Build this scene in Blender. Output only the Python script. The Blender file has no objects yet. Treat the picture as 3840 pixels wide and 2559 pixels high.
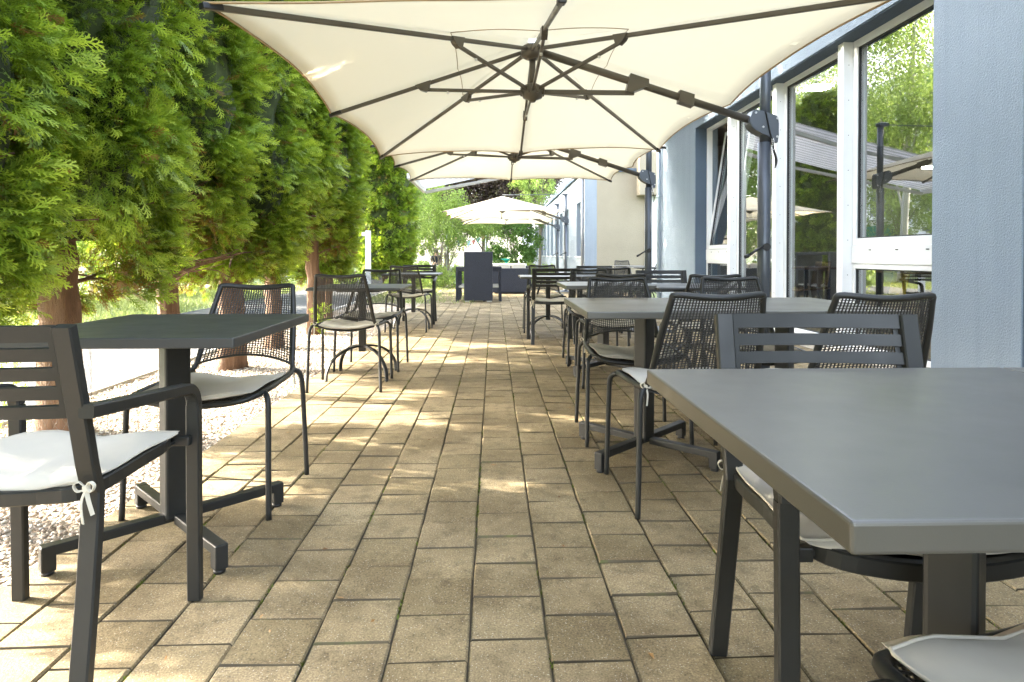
import bpy, bmesh, math, random
import numpy as np
from mathutils import Vector, Matrix
R = math.radians
rnd = random.Random(7)
rng = np.random.default_rng(11)
SC = bpy.context.scene
COL = SC.collection

# ------------------------------------------------------------------ materials
def new_mat(name):
    m = bpy.data.materials.new(name); m.use_nodes = True
    nt = m.node_tree
    for n in list(nt.nodes): nt.nodes.remove(n)
    out = nt.nodes.new('ShaderNodeOutputMaterial')
    return m, nt, out
def N(nt, kind, **kw):
    n = nt.nodes.new('ShaderNode' + kind)
    for k, v in kw.items():
        if k in n.inputs: n.inputs[k].default_value = v
        else: setattr(n, k, v)
    return n
def L(nt, a, b): nt.links.new(a, b)
def rgba(c): return (c[0], c[1], c[2], 1.0)
def ramp(nt, fac, stops):
    r = N(nt, 'ValToRGB'); e = r.color_ramp.elements
    while len(e) < len(stops): e.new(0.5)
    for i, (p, c) in enumerate(stops):
        e[i].position = p; e[i].color = rgba(c) if len(c) == 3 else c
    L(nt, fac, r.inputs['Fac']); return r.outputs['Color']
def noise(nt, scale, detail=4, rough=0.55, coord='Object', dist=0.0, stretch=None):
    tc = N(nt, 'TexCoord'); src = tc.outputs[coord]
    if stretch:
        mp = N(nt, 'Mapping'); mp.inputs['Scale'].default_value = stretch
        L(nt, src, mp.inputs['Vector']); src = mp.outputs['Vector']
    n = N(nt, 'TexNoise', Scale=scale, Detail=detail, Roughness=rough, Distortion=dist)
    L(nt, src, n.inputs['Vector']); return n.outputs['Fac']
def mixc(nt, fac, a, b, mode='MIX'):
    m = N(nt, 'Mix', data_type='RGBA', blend_type=mode)
    for sock, v in ((m.inputs['Factor'], fac), (m.inputs['A'], a), (m.inputs['B'], b)):
        pass
    f = m.inputs[0]; A = m.inputs[6]; Bq = m.inputs[7]
    for s, v in ((f, fac), (A, a), (Bq, b)):
        if hasattr(v, 'is_linked'): L(nt, v, s)
        elif isinstance(v, (int, float)): s.default_value = v
        else: s.default_value = rgba(v)
    return m.outputs[2]
def bump(nt, h, strength=0.3, dist=0.01, normal=None):
    b = N(nt, 'Bump', Strength=strength, Distance=dist); L(nt, h, b.inputs['Height'])
    if normal: L(nt, normal, b.inputs['Normal'])
    return b.outputs['Normal']
def plain(name, c, rough=0.5, metal=0.0, var=0.12, scale=6.0, bmp=0.0, bscale=200.0, spec=0.5, coord='Object'):
    m, nt, out = new_mat(name)
    p = N(nt, 'BsdfPrincipled', Roughness=rough, Metallic=metal)
    p.inputs['Specular IOR Level'].default_value = spec
    f = noise(nt, scale, 5, coord=coord)
    col = ramp(nt, f, [(0.25, tuple(x*(1-var) for x in c)), (0.75, tuple(min(1, x*(1+var)) for x in c))])
    L(nt, col, p.inputs['Base Color'])
    if bmp: L(nt, bump(nt, noise(nt, bscale, 3, coord=coord), bmp, 0.004), p.inputs['Normal'])
    L(nt, p.outputs[0], out.inputs['Surface']); return m
def add_rough(m, lo, hi, scale=12):
    nt = m.node_tree; p = [n for n in nt.nodes if n.type == 'BSDF_PRINCIPLED'][0]
    f = noise(nt, scale, 5); mr = N(nt, 'MapRange'); mr.inputs['To Min'].default_value = lo; mr.inputs['To Max'].default_value = hi
    mr.inputs['From Min'].default_value = .3; mr.inputs['From Max'].default_value = .7
    L(nt, f, mr.inputs['Value']); L(nt, mr.outputs[0], p.inputs['Roughness']); return m
def cloth(name, c, trans=0.3, scale=3.0, var=0.05, weave=900, tcol=None):
    m, nt, out = new_mat(name)
    f = noise(nt, scale, 5)
    col = ramp(nt, f, [(0.25, tuple(x*(1-var) for x in c)), (0.75, c)])
    d = N(nt, 'BsdfDiffuse', Roughness=0.6); L(nt, col, d.inputs['Color'])
    nb = bump(nt, noise(nt, weave, 2), 0.12, 0.002); nb2 = bump(nt, noise(nt, 5, 3), 0.15, 0.03, nb)
    L(nt, nb2, d.inputs['Normal'])
    if trans:
        t = N(nt, 'BsdfTranslucent'); t.inputs['Color'].default_value = rgba(tcol or c)
        mx = N(nt, 'MixShader'); mx.inputs[0].default_value = trans
        L(nt, d.outputs[0], mx.inputs[1]); L(nt, t.outputs[0], mx.inputs[2]); L(nt, mx.outputs[0], out.inputs['Surface'])
    else: L(nt, d.outputs[0], out.inputs['Surface'])
    return m
def leaf_mat(name, dark, mid, light, trans=0.35, rough=0.5, brown=None):
    m, nt, out = new_mat(name)
    at = N(nt, 'Attribute', attribute_name='tint')
    col = ramp(nt, at.outputs['Fac'], [(0.0, brown or dark), (0.05, dark), (0.5, mid), (1.0, light)])
    p = N(nt, 'BsdfPrincipled', Roughness=rough); p.inputs['Specular IOR Level'].default_value = 0.3
    L(nt, col, p.inputs['Base Color'])
    t = N(nt, 'BsdfTranslucent'); L(nt, mixc(nt, 0.35, col, (light[0]*1.2, light[1]*1.25, light[2]*.6)), t.inputs['Color'])
    mx = N(nt, 'MixShader'); mx.inputs[0].default_value = trans
    L(nt, p.outputs[0], mx.inputs[1]); L(nt, t.outputs[0], mx.inputs[2]); L(nt, mx.outputs[0], out.inputs['Surface'])
    return m
def emit(name, c, s):
    m, nt, out = new_mat(name); e = N(nt, 'Emission', Strength=s); e.inputs['Color'].default_value = rgba(c)
    L(nt, e.outputs[0], out.inputs['Surface']); return m

M = {}
M['metal'] = add_rough(plain('anthracite_powder_coat', (.020, .0205, .019), .42, 0, .18, 5, .05, 900, .4), .36, .52, 8)
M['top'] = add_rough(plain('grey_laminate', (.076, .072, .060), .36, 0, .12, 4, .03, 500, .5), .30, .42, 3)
for _n in M['top'].node_tree.nodes:
    if _n.type == 'BSDF_PRINCIPLED': _n.inputs['IOR'].default_value = 1.55
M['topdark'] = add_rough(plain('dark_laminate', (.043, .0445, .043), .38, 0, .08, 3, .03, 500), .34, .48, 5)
M['weave'] = plain('woven_cord', (.034, .033, .031), .55, 0, .2, 40, .2, 800)
M['umetal'] = add_rough(plain('bronze_grey_aluminium', (.115, .103, .086), .38, .25, .12, 4), .3, .45, 9)
M['pole'] = add_rough(plain('slate_grey_aluminium', (.075, .085, .1), .36, .3, .1, 4), .3, .45, 9)
M['black'] = plain('black_plastic', (.015, .015, .016), .45)
M['cushion'] = cloth('off_white_cushion', (.56, .52, .44), 0.0, 9, .06)
M['tie'] = cloth('cream_ribbon', (.60, .56, .46), 0.0, 9, .05)
M['canopy'] = cloth('cream_canvas', (.86, .81, .69), .60, 2.2, .04, 700, (.92, .865, .72))
M['hem'] = plain('tan_hem', (.42, .30, .17), .8)
M['white'] = add_rough(plain('white_lacquer', (.76, .77, .77), .35, 0, .03, 3), .28, .42)
M['gasket'] = plain('rubber_gasket', (.02, .022, .025), .5)
M['steel'] = plain('steel_screw', (.5, .5, .5), .3, .9)
M['chrome'] = plain('grey_metal', (.55, .55, .53), .35, .6)

def stucco(name, c, streak=True):
    m, nt, out = new_mat(name); p = N(nt, 'BsdfPrincipled', Roughness=.85)
    p.inputs['Specular IOR Level'].default_value = .25
    a = noise(nt, 1.3, 5); b = noise(nt, 9, 4, stretch=(1, 1, .05))
    col = ramp(nt, a, [(.3, tuple(x*.93 for x in c)), (.7, tuple(min(1, x*1.04) for x in c))])
    if streak: col = mixc(nt, ramp(nt, b, [(.48, (0, 0, 0)), (.75, (.30, .30, .30))]), col, tuple(x*.72 for x in c))
    L(nt, col, p.inputs['Base Color'])
    h = noise(nt, 72, 5, .68); h2 = noise(nt, 300, 2)
    L(nt, bump(nt, h2, .25, .003, bump(nt, h, 1.0, .012)), p.inputs['Normal'])
    L(nt, p.outputs[0], out.inputs['Surface']); return m
M['stucco'] = stucco('blue_grey_stucco', (.245, .295, .345))
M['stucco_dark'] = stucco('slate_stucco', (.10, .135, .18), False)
M['beige'] = stucco('beige_stucco', (.30, .258, .19), False)
M['pale'] = stucco('pale_render', (.25, .28, .315))
M['whitewall'] = stucco('white_render', (.86, .86, .85), False)

def paver_mat():
    m, nt, out = new_mat('concrete_paver'); p = N(nt, 'BsdfPrincipled', Roughness=.82)
    p.inputs['Specular IOR Level'].default_value = .3
    at = N(nt, 'Attribute', attribute_name='tint')
    base = ramp(nt, at.outputs['Fac'], [(0, (.33, .288, .19)), (.5, (.41, .36, .25)), (1, (.475, .42, .305))])
    big = noise(nt, 2.3, 6, .62)
    col = mixc(nt, ramp(nt, big, [(.40, (.7, .7, .7)), (.60, (0, 0, 0))]), base, (.185, .15, .088))
    sml = noise(nt, 16, 5, .6)
    col = mixc(nt, ramp(nt, sml, [(.5, (0, 0, 0)), (.70, (.6, .6, .6))]), col, (.15, .125, .08))
    gr = noise(nt, 190, 3, .7)
    col = mixc(nt, .85, col, ramp(nt, gr, [(.3, (.1, .085, .06)), (.5, (.30, .25, .175)), (.72, (.50, .45, .35))]), 'OVERLAY')
    tc = N(nt, 'TexCoord'); vo = N(nt, 'TexVoronoi', Scale=150.0); L(nt, tc.outputs['Object'], vo.inputs['Vector'])
    sp = ramp(nt, vo.outputs['Distance'], [(.16, (.7, .7, .7)), (.28, (0, 0, 0))])
    wn = ramp(nt, vo.outputs['Color'], [(.60, (0, 0, 0)), (.64, (1, 1, 1))])
    spk = mixc(nt, 1.0, sp, wn, 'MULTIPLY')
    col = mixc(nt, spk, col, (.50, .46, .37))
    L(nt, col, p.inputs['Base Color'])
    L(nt, bump(nt, gr, .55, .004, bump(nt, noise(nt, 40, 4), .25, .004)), p.inputs['Normal'])
    L(nt, p.outputs[0], out.inputs['Surface']); return m
M['paver'] = paver_mat()
def joint_mat():
    m, nt, out = new_mat('joint_soil'); p = N(nt, 'BsdfPrincipled', Roughness=.95)
    f = noise(nt, 7, 5); L(nt, ramp(nt, f, [(.35, (.06, .047, .028)), (.60, (.10, .08, .048)), (.74, (.11, .12, .035))]), p.inputs['Base Color'])
    L(nt, p.outputs[0], out.inputs['Surface']); return m
M['joint'] = joint_mat()
def gravel_mat():
    m, nt, out = new_mat('pale_gravel'); p = N(nt, 'BsdfPrincipled', Roughness=.85)
    tc = N(nt, 'TexCoord'); vo = N(nt, 'TexVoronoi', Scale=42.0); L(nt, tc.outputs['Object'], vo.inputs['Vector'])
    col = ramp(nt, vo.outputs['Color'], [(.1, (.32, .23, .15)), (.5, (.44, .37, .28)), (.9, (.54, .48, .40))])
    big = noise(nt, 1.6, 4); col = mixc(nt, ramp(nt, big, [(.45, (0, 0, 0)), (.7, (.6, .6, .6))]), col, (.35, .21, .10))
    dk = ramp(nt, vo.outputs['Distance'], [(.35, (0, 0, 0)), (.75, (.7, .7, .7))])
    L(nt, mixc(nt, dk, col, (.16, .12, .09)), p.inputs['Base Color'])
    inv = N(nt, 'Math', operation='SUBTRACT'); inv.inputs[0].default_value = 1; L(nt, vo.outputs['Distance'], inv.inputs[1])
    L(nt, bump(nt, inv.outputs[0], .9, .02), p.inputs['Normal'])
    L(nt, p.outputs[0], out.inputs['Surface']); return m
M['gravel'] = gravel_mat()
def stone_mat():
    m, nt, out = new_mat('loose_stone'); p = N(nt, 'BsdfPrincipled', Roughness=.75)
    at = N(nt, 'Attribute', attribute_name='tint')
    L(nt, ramp(nt, at.outputs['Fac'], [(0, (.26, .20, .145)), (.3, (.43, .34, .25)), (.6, (.53, .46, .37)), (.9, (.60, .55, .48)), (1, (.34, .33, .31))]), p.inputs['Base Color'])
    L(nt, p.outputs[0], out.inputs['Surface']); return m
M['stone'] = stone_mat()
M['asphalt'] = plain('worn_asphalt', (.055, .055, .056), .9, 0, .16, 3, .4, 150)
M['kerb'] = plain('kerb_concrete', (.42, .40, .36), .85, 0, .15, 8, .3, 90)
M['soil'] = plain('garden_ground', (.10, .13, .04), .95, 0, .3, 1.2, .3, 30)
M['grass'] = leaf_mat('grass_blade', (.11, .14, .045), (.20, .25, .09), (.33, .36, .16), .4)
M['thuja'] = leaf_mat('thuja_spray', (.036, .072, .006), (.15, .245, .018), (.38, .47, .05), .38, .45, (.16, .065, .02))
M['thuja_core'] = plain('opaque_inner_twigs', (.036, .050, .010), .95, 0, .7, 9, .8, 25)
M['leaf_light'] = leaf_mat('pale_leaf', (.13, .20, .04), (.24, .34, .08), (.40, .48, .16), .45)
M['leaf_mid'] = leaf_mat('green_leaf', (.05, .11, .025), (.10, .20, .045), (.19, .30, .07), .4)
M['leaf_copper'] = leaf_mat('copper_leaf', (.05, .034, .034), (.12, .08, .07), (.22, .19, .10), .3)
M['leaf_blue'] = leaf_mat('bluish_leaf', (.04, .09, .05), (.08, .16, .09), (.15, .25, .14), .3)
def bark_mat(name, a, b):
    m, nt, out = new_mat(name); p = N(nt, 'BsdfPrincipled', Roughness=.9)
    f = noise(nt, 34, 7, .72, stretch=(1, 1, .07)); g = noise(nt, 4, 4)
    col = mixc(nt, g, ramp(nt, f, [(.3, a), (.65, b)]), tuple(x*.8 for x in b))
    L(nt, col, p.inputs['Base Color']); L(nt, bump(nt, f, 1.0, .04), p.inputs['Normal'])
    L(nt, p.outputs[0], out.inputs['Surface']); return m
M['bark'] = bark_mat('red_brown_bark', (.05, .026, .013), (.215, .12, .065))
M['bark_grey'] = bark_mat('grey_bark', (.10, .085, .06), (.26, .22, .16))
M['bark_birch'] = bark_mat('birch_bark', (.12, .11, .1), (.66, .63, .58))
def glass_mat():
    m, nt, out = new_mat('window_glass')
    t = N(nt, 'BsdfTransparent'); t.inputs['Color'].default_value = (.78, .84, .83, 1)
    g = N(nt, 'BsdfGlossy', Roughness=0.0); g.inputs['Color'].default_value = (.97, .98, 1, 1)
    fr = N(nt, 'Fresnel', IOR=3.3)
    ge = N(nt, 'NewGeometry'); bf = N(nt, 'Math', operation='SUBTRACT'); bf.inputs[0].default_value = 1; L(nt, ge.outputs['Backfacing'], bf.inputs[1])
    ml = N(nt, 'Math', operation='MULTIPLY'); L(nt, fr.outputs[0], ml.inputs[0]); L(nt, bf.outputs[0], ml.inputs[1])
    mx = N(nt, 'MixShader'); L(nt, ml.outputs[0], mx.inputs[0]); L(nt, t.outputs[0], mx.inputs[1]); L(nt, g.outputs[0], mx.inputs[2])
    L(nt, mx.outputs[0], out.inputs['Surface']); return m
M['glass'] = glass_mat()
def wicker_mat():
    m, nt, out = new_mat('navy_wicker'); p = N(nt, 'BsdfPrincipled', Roughness=.5)
    tc = N(nt, 'TexCoord'); br = N(nt, 'TexBrick', Scale=1.0); br.offset = .5
    br.inputs['Brick Width'].default_value = .022; br.inputs['Row Height'].default_value = .008; br.inputs['Mortar Size'].default_value = .0018
    br.inputs['Color1'].default_value = (.020, .026, .050, 1); br.inputs['Color2'].default_value = (.028, .036, .066, 1); br.inputs['Mortar'].default_value = (.005, .006, .01, 1)
    sx = N(nt, 'SeparateXYZ'); L(nt, tc.outputs['Object'], sx.inputs[0])
    ad = N(nt, 'Math', operation='ADD'); L(nt, sx.outputs[0], ad.inputs[0]); L(nt, sx.outputs[1], ad.inputs[1])
    cx = N(nt, 'CombineXYZ'); L(nt, sx.outputs[2], cx.inputs[0]); L(nt, ad.outputs[0], cx.inputs[1])
    L(nt, cx.outputs[0], br.inputs['Vector']); L(nt, br.outputs['Color'], p.inputs['Base Color'])
    iv = N(nt, 'Math', operation='SUBTRACT'); iv.inputs[0].default_value = 1; L(nt, br.outputs['Fac'], iv.inputs[1])
    L(nt, bump(nt, iv.outputs[0], .8, .004), p.inputs['Normal'])
    L(nt, p.outputs[0], out.inputs['Surface']); return m
M['wicker'] = wicker_mat()
def stripe_mat():
    m, nt, out = new_mat('striped_awning')
    tc = N(nt, 'TexCoord'); sx = N(nt, 'SeparateXYZ'); L(nt, tc.outputs['Object'], sx.inputs[0])
    cols = []
    w = N(nt, 'Math', operation='MULTIPLY'); w.inputs[1].default_value = 6.5; L(nt, sx.outputs[1], w.inputs[0])
    fr = N(nt, 'Math', operation='FRACT'); L(nt, w.outputs[0], fr.inputs[0])
    r = N(nt, 'ValToRGB'); r.color_ramp.interpolation = 'CONSTANT'; e = r.color_ramp.elements
    st = [(0, (.86, .86, .86)), (.34, (.42, .42, .42)), (.42, (.74, .74, .74)), (.5, (.36, .36, .36)), (.66, (.78, .78, .78)), (.8, (.45, .45, .45)), (.86, (.86, .86, .86))]
    while len(e) < len(st): e.new(.5)
    for i, (q, c) in enumerate(st): e[i].position = q; e[i].color = rgba(c)
    L(nt, fr.outputs[0], r.inputs['Fac'])
    d = N(nt, 'BsdfDiffuse'); t = N(nt, 'BsdfTranslucent'); L(nt, r.outputs[0], d.inputs['Color']); L(nt, r.outputs[0], t.inputs['Color'])
    mx = N(nt, 'MixShader'); mx.inputs[0].default_value = .7; L(nt, d.outputs[0], mx.inputs[1]); L(nt, t.outputs[0], mx.inputs[2])
    L(nt, mx.outputs[0], out.inputs['Surface']); return m
M['stripe'] = stripe_mat()
M['room'] = plain('room_plaster', (.30, .28, .25), .9)
M['roomfloor'] = plain('room_floor', (.12, .09, .06), .5, 0, .2, 5)
M['wood'] = plain('brown_wood', (.16, .09, .045), .5, 0, .3, 10)
M['yellow'] = plain('yellow_plastic', (.55, .36, .05), .4)
M['skin'] = plain('skin', (.5, .32, .23), .6)
M['navycloth'] = plain('dark_shirt', (.03, .035, .06), .9)
M['whitecloth'] = plain('white_trousers', (.75, .75, .75), .9)
M['hair'] = plain('dark_hair', (.02, .015, .012), .6)
M['teal'] = plain('teal_plastic', (.02, .36, .27), .35)
M['red'] = plain('red_plastic', (.5, .06, .03), .35)
M['pinkflag'] = cloth('pink_flag', (.65, .25, .22), .3)
M['blueflag'] = cloth('blue_flag', (.35, .6, .68), .3)
M['greenawn'] = cloth('green_blind', (.03, .22, .15), .2)
M['darkwin'] = plain('dark_pane', (.10, .13, .15), .08, 0, .3, .7)
M['bluewin'] = plain('blue_pane', (.10, .17, .25), .15, 0, .2, .7)
M['lamp'] = emit('lamp_disc', (1, .93, .8), 5.0)
M['letter'] = plain('white_print', (.8, .8, .78), .6)

# ------------------------------------------------------------------ mesh helpers
def link(o, parent=None):
    COL.objects.link(o)
    if parent is not None: o.parent = parent
    return o
def catmull(pts, n=5, closed=False):
    P = [Vector(p) for p in pts]; out = []; m = len(P)
    rng_ = range(m) if closed else range(m-1)
    for i in rng_:
        if closed: a, b, c, d = P[i-1], P[i], P[(i+1) % m], P[(i+2) % m]
        else: a, b, c, d = P[max(i-1, 0)], P[i], P[i+1], P[min(i+2, m-1)]
        for k in range(n):
            t = k/n
            out.append(.5*((2*b)+(c-a)*t+(2*a-5*b+4*c-d)*t*t+(3*b-a-3*c+d)*t**3))
    if not closed: out.append(P[-1])
    return out
class MB:
    def __init__(s): s.bm = bmesh.new(); s.mi = 0
    def _fin(s, faces, smooth):
        for f in faces: f.smooth = smooth; f.material_index = s.mi
    def box(s, c, size, rot=0.0, bev=0.0, mat=None, seg=2):
        m = Matrix.Translation(Vector(c)) @ (mat if mat is not None else Matrix.Rotation(rot, 4, 'Z')) @ Matrix.Diagonal((*size, 1))
        r = bmesh.ops.create_cube(s.bm, size=1, matrix=m); vs = r['verts']
        if bev:
            es = list({e for v in vs for e in v.link_edges})
            q = bmesh.ops.bevel(s.bm, geom=es, offset=bev, segments=seg, profile=.5, affect='EDGES')
            fs = {f for v in vs if v.is_valid for f in v.link_faces} | set(q['faces'])
        else: fs = {f for v in vs for f in v.link_faces}
        s._fin(fs, False); return s
    def ext(s, a, b, size, bev=0.0, roll=0.0):
        """rectangular bar from a to b, size = (width, height)"""
        a = Vector(a); b = Vector(b); d = b-a
        up = Vector((0, 0, 1)) if abs(d.normalized().z) < .95 else Vector((0, 1, 0))
        x = d.normalized(); y = up.cross(x).normalized(); z = x.cross(y)
        m = Matrix((x, y, z)).transposed().to_4x4() @ Matrix.Rotation(roll, 4, 'X')
        return s.box((a+b)/2, (d.length, size[0], size[1]), bev=bev, mat=m)
    def sweep(s, pts, prof, closed=False, up=None, smooth=True, scale=None, caps=True):
        P = [Vector(p) for p in pts]; n = len(P); rings = []; prev = None
        for i in range(n):
            if closed: t = (P[(i+1) % n]-P[i-1])
            else: t = P[min(i+1, n-1)]-P[max(i-1, 0)]
            t.normalize()
            if up is not None: x = Vector(up).cross(t)
            elif prev is None:
                x = Vector((0, 0, 1)).cross(t)
                if x.length < .05: x = Vector((1, 0, 0)).cross(t)
            else: x = prev-t*prev.dot(t)
            x.normalize(); prev = x; y = t.cross(x)
            k = scale[i] if scale else 1.0
            rings.append([s.bm.verts.new(P[i]+x*(a*k)+y*(b*k)) for a, b in prof])
        m = len(prof); fs = []
        for i in range(n if closed else n-1):
            A, B_ = rings[i], rings[(i+1) % n]
            for j in range(m): fs.append(s.bm.faces.new((A[j], A[(j+1) % m], B_[(j+1) % m], B_[j])))
        s._fin(fs, smooth)
        if not closed and caps:
            s._fin([s.bm.faces.new(rings[0][::-1]), s.bm.faces.new(rings[-1])], False)
        return s
    def tube(s, pts, r, n=8, closed=False, scale=None):
        return s.sweep(pts, [(r*math.cos(2*math.pi*j/n), r*math.sin(2*math.pi*j/n)) for j in range(n)], closed, scale=scale)
    def bar(s, pts, w, h, up=(0, 0, 1), closed=False):
        c = min(w, h)*.14; a, b = w/2, h/2
        return s.sweep(pts, [(-a+c, -b), (a-c, -b), (a, -b+c), (a, b-c), (a-c, b), (-a+c, b), (-a, b-c), (-a, -b+c)], closed, up=up, smooth=False)
    def cyl(s, c, r, h, n=16, axis='Z', r2=None):
        c = Vector(c); d = {'Z': Vector((0, 0, 1)), 'X': Vector((1, 0, 0)), 'Y': Vector((0, 1, 0))}[axis]
        r2 = r if r2 is None else r2
        return s.tube([c-d*h/2, c+d*h/2], r, n, scale=[1, r2/r])
    def lathe(s, c, prof, n=16):
        c = Vector(c); rings = [[s.bm.verts.new(c+Vector((r*math.cos(2*math.pi*j/n), r*math.sin(2*math.pi*j/n), z))) for j in range(n)] for r, z in prof]
        fs = []
        for A, B_ in zip(rings, rings[1:]):
            for j in range(n): fs.append(s.bm.faces.new((A[j], A[(j+1) % n], B_[(j+1) % n], B_[j])))
        s._fin(fs, True); s._fin([s.bm.faces.new(rings[0][::-1]), s.bm.faces.new(rings[-1])], False); return s
    def prism(s, poly, mat, h):
        """poly in local xy, extruded h along local z"""
        lo = [s.bm.verts.new(mat @ Vector((x, y, 0))) for x, y in poly]; hi = [s.bm.verts.new(mat @ Vector((x, y, h))) for x, y in poly]
        fs = [s.bm.faces.new(lo[::-1]), s.bm.faces.new(hi)]; n = len(poly)
        for i in range(n): fs.append(s.bm.faces.new((lo[i], lo[(i+1) % n], hi[(i+1) % n], hi[i])))
        s._fin(fs, False); return s
    def surf(s, fn, nu, nv, smooth=True, thick=0.0):
        g = [[Vector(fn(i/nu, j/nv)) for j in range(nv+1)] for i in range(nu+1)]
        V = [[s.bm.verts.new(p) for p in row] for row in g]; fs = []
        for i in range(nu):
            for j in range(nv): fs.append(s.bm.faces.new((V[i][j], V[i+1][j], V[i+1][j+1], V[i][j+1])))
        if thick:
            W = []
            for i in range(nu+1):
                row = []
                for j in range(nv+1):
                    du = g[min(i+1, nu)][j]-g[max(i-1, 0)][j]; dv = g[i][min(j+1, nv)]-g[i][max(j-1, 0)]
                    row.append(s.bm.verts.new(g[i][j]-du.cross(dv).normalized()*thick))
                W.append(row)
            for i in range(nu):
                for j in range(nv): fs.append(s.bm.faces.new((W[i][j+1], W[i+1][j+1], W[i+1][j], W[i][j])))
            for i in range(nu):
                fs.append(s.bm.faces.new((W[i][0], W[i+1][0], V[i+1][0], V[i][0]))); fs.append(s.bm.faces.new((V[i][nv], V[i+1][nv], W[i+1][nv], W[i][nv])))
            for j in range(nv):
                fs.append(s.bm.faces.new((V[0][j], V[0][j+1], W[0][j+1], W[0][j]))); fs.append(s.bm.faces.new((W[nu][j], W[nu][j+1], V[nu][j+1], V[nu][j])))
        s._fin(fs, smooth); return s
    def done(s, name, mats, parent=None, recalc=True):
        if recalc: bmesh.ops.recalc_face_normals(s.bm, faces=s.bm.faces[:])
        me = bpy.data.meshes.new(name); s.bm.to_mesh(me); s.bm.free()
        for m in (mats if isinstance(mats, (list, tuple)) else [mats]): me.materials.append(m)
        return link(bpy.data.objects.new(name, me), parent)
def npmesh(name, verts, faces, mats, parent=None, tint=None, midx=None, smooth=False):
    """verts (n,3), faces list of equal-size index arrays (k,4) or (k,3)"""
    me = bpy.data.meshes.new(name); verts = np.asarray(verts, np.float32); faces = np.asarray(faces, np.int32); k = faces.shape[1]
    me.vertices.add(len(verts)); me.vertices.foreach_set('co', verts.ravel())
    me.loops.add(faces.size); me.loops.foreach_set('vertex_index', faces.ravel())
    me.polygons.add(len(faces)); me.polygons.foreach_set('loop_start', np.arange(0, faces.size, k, dtype=np.int32)); me.polygons.foreach_set('loop_total', np.full(len(faces), k, np.int32))
    me.polygons.foreach_set('use_smooth', np.full(len(faces), smooth))
    for m in (mats if isinstance(mats, (list, tuple)) else [mats]): me.materials.append(m)
    if midx is not None: me.polygons.foreach_set('material_index', np.asarray(midx, np.int32))
    me.update(calc_edges=True)
    if tint is not None:
        a = me.attributes.new('tint', 'FLOAT', 'FACE'); a.data.foreach_set('value', np.asarray(tint, np.float32))
    return link(bpy.data.objects.new(name, me), parent)
def tag(o, label=None, cat=None, group=None, kind=None):
    if label: o['label'] = label
    if cat: o['category'] = cat
    if group: o['group'] = group
    if kind: o['kind'] = kind
    return o
def thing(name, label, cat, loc=(0, 0, 0), rz=0.0, group=None):
    o = bpy.data.objects.new(name, None); o.empty_display_size = .1; COL.objects.link(o)
    o.location = loc; o.rotation_euler = (0, 0, rz); return tag(o, label, cat, group)
def dup(root, loc, rz=0.0, label=None, group=None, cat=None):
    def rec(o, par):
        c = o.copy(); COL.objects.link(c)
        if par is not None: c.parent = par
        for ch in KIDS.get(o.name, []): rec(ch, c)
        return c
    KIDS = {}
    for o in COL.objects:
        if o.parent: KIDS.setdefault(o.parent.name, []).append(o)
    r = rec(root, None); r.location = loc; r.rotation_euler = (0, 0, rz)
    return tag(r, label, cat, group)
def text(name, body, size, mat4, mat, parent, ext=.0006):
    cu = bpy.data.curves.new(name, 'FONT'); cu.body = body; cu.size = size; cu.extrude = ext; cu.align_x = 'CENTER'; cu.align_y = 'CENTER'
    tmp = bpy.data.objects.new('tmp_text', cu); COL.objects.link(tmp); bpy.context.view_layer.update()
    me = bpy.data.meshes.new_from_object(tmp.evaluated_get(bpy.context.evaluated_depsgraph_get())); bpy.data.objects.remove(tmp)
    me.name = name; me.materials.clear(); me.materials.append(mat); me.transform(mat4); return link(bpy.data.objects.new(name, me), parent)

# ------------------------------------------------------------------ camera, world, light
cam = bpy.data.cameras.new('camera'); co = link(bpy.data.objects.new('camera', cam)); SC.camera = co
cam.sensor_width = 36; cam.lens = 2386/3840*36; cam.shift_y = -292/3840; cam.clip_end = 600; cam.clip_start = .02
co.location = (0, 0, .986); co.rotation_euler = (R(90-.73), 0, R(-1.66))
AZ, EL = R(14), R(23.5)
tosun = Vector((-math.cos(AZ)*math.cos(EL), math.sin(AZ)*math.cos(EL), math.sin(EL)))
sl = bpy.data.lights.new('sun', 'SUN'); sl.energy = 2.7; sl.angle = R(.55); sl.color = (1, .93, .80)
so = link(bpy.data.objects.new('sun', sl)); so.rotation_euler = tosun.to_track_quat('Z', 'Y').to_euler(); so.location = tosun*50
w = bpy.data.worlds.new('World'); SC.world = w; w.use_nodes = True; nt = w.node_tree
sky = nt.nodes.new('ShaderNodeTexSky'); sky.sky_type = 'NISHITA'; sky.sun_disc = False; sky.sun_elevation = EL; sky.sun_rotation = math.atan2(tosun.x, tosun.y)
sky.air_density = 1.0; sky.dust_density = 3.0; sky.ozone_density = .6
bg = nt.nodes['Background']; bg.inputs['Strength'].default_value = .15; hs = nt.nodes.new('ShaderNodeHueSaturation'); hs.inputs['Saturation'].default_value = .55; nt.links.new(sky.outputs[0], hs.inputs['Color']); nt.links.new(hs.outputs[0], bg.inputs['Color'])
SC.view_settings.view_transform = 'Standard'; SC.view_settings.look = 'None'; SC.view_settings.exposure = 4.03; SC.view_settings.gamma = 1.0
SC.cycles.max_bounces = 8; SC.cycles.transparent_max_bounces = 12; SC.cycles.sample_clamp_indirect = 8; SC.cycles.use_denoising = True; SC.cycles.denoising_prefilter = 'NONE'

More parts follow.
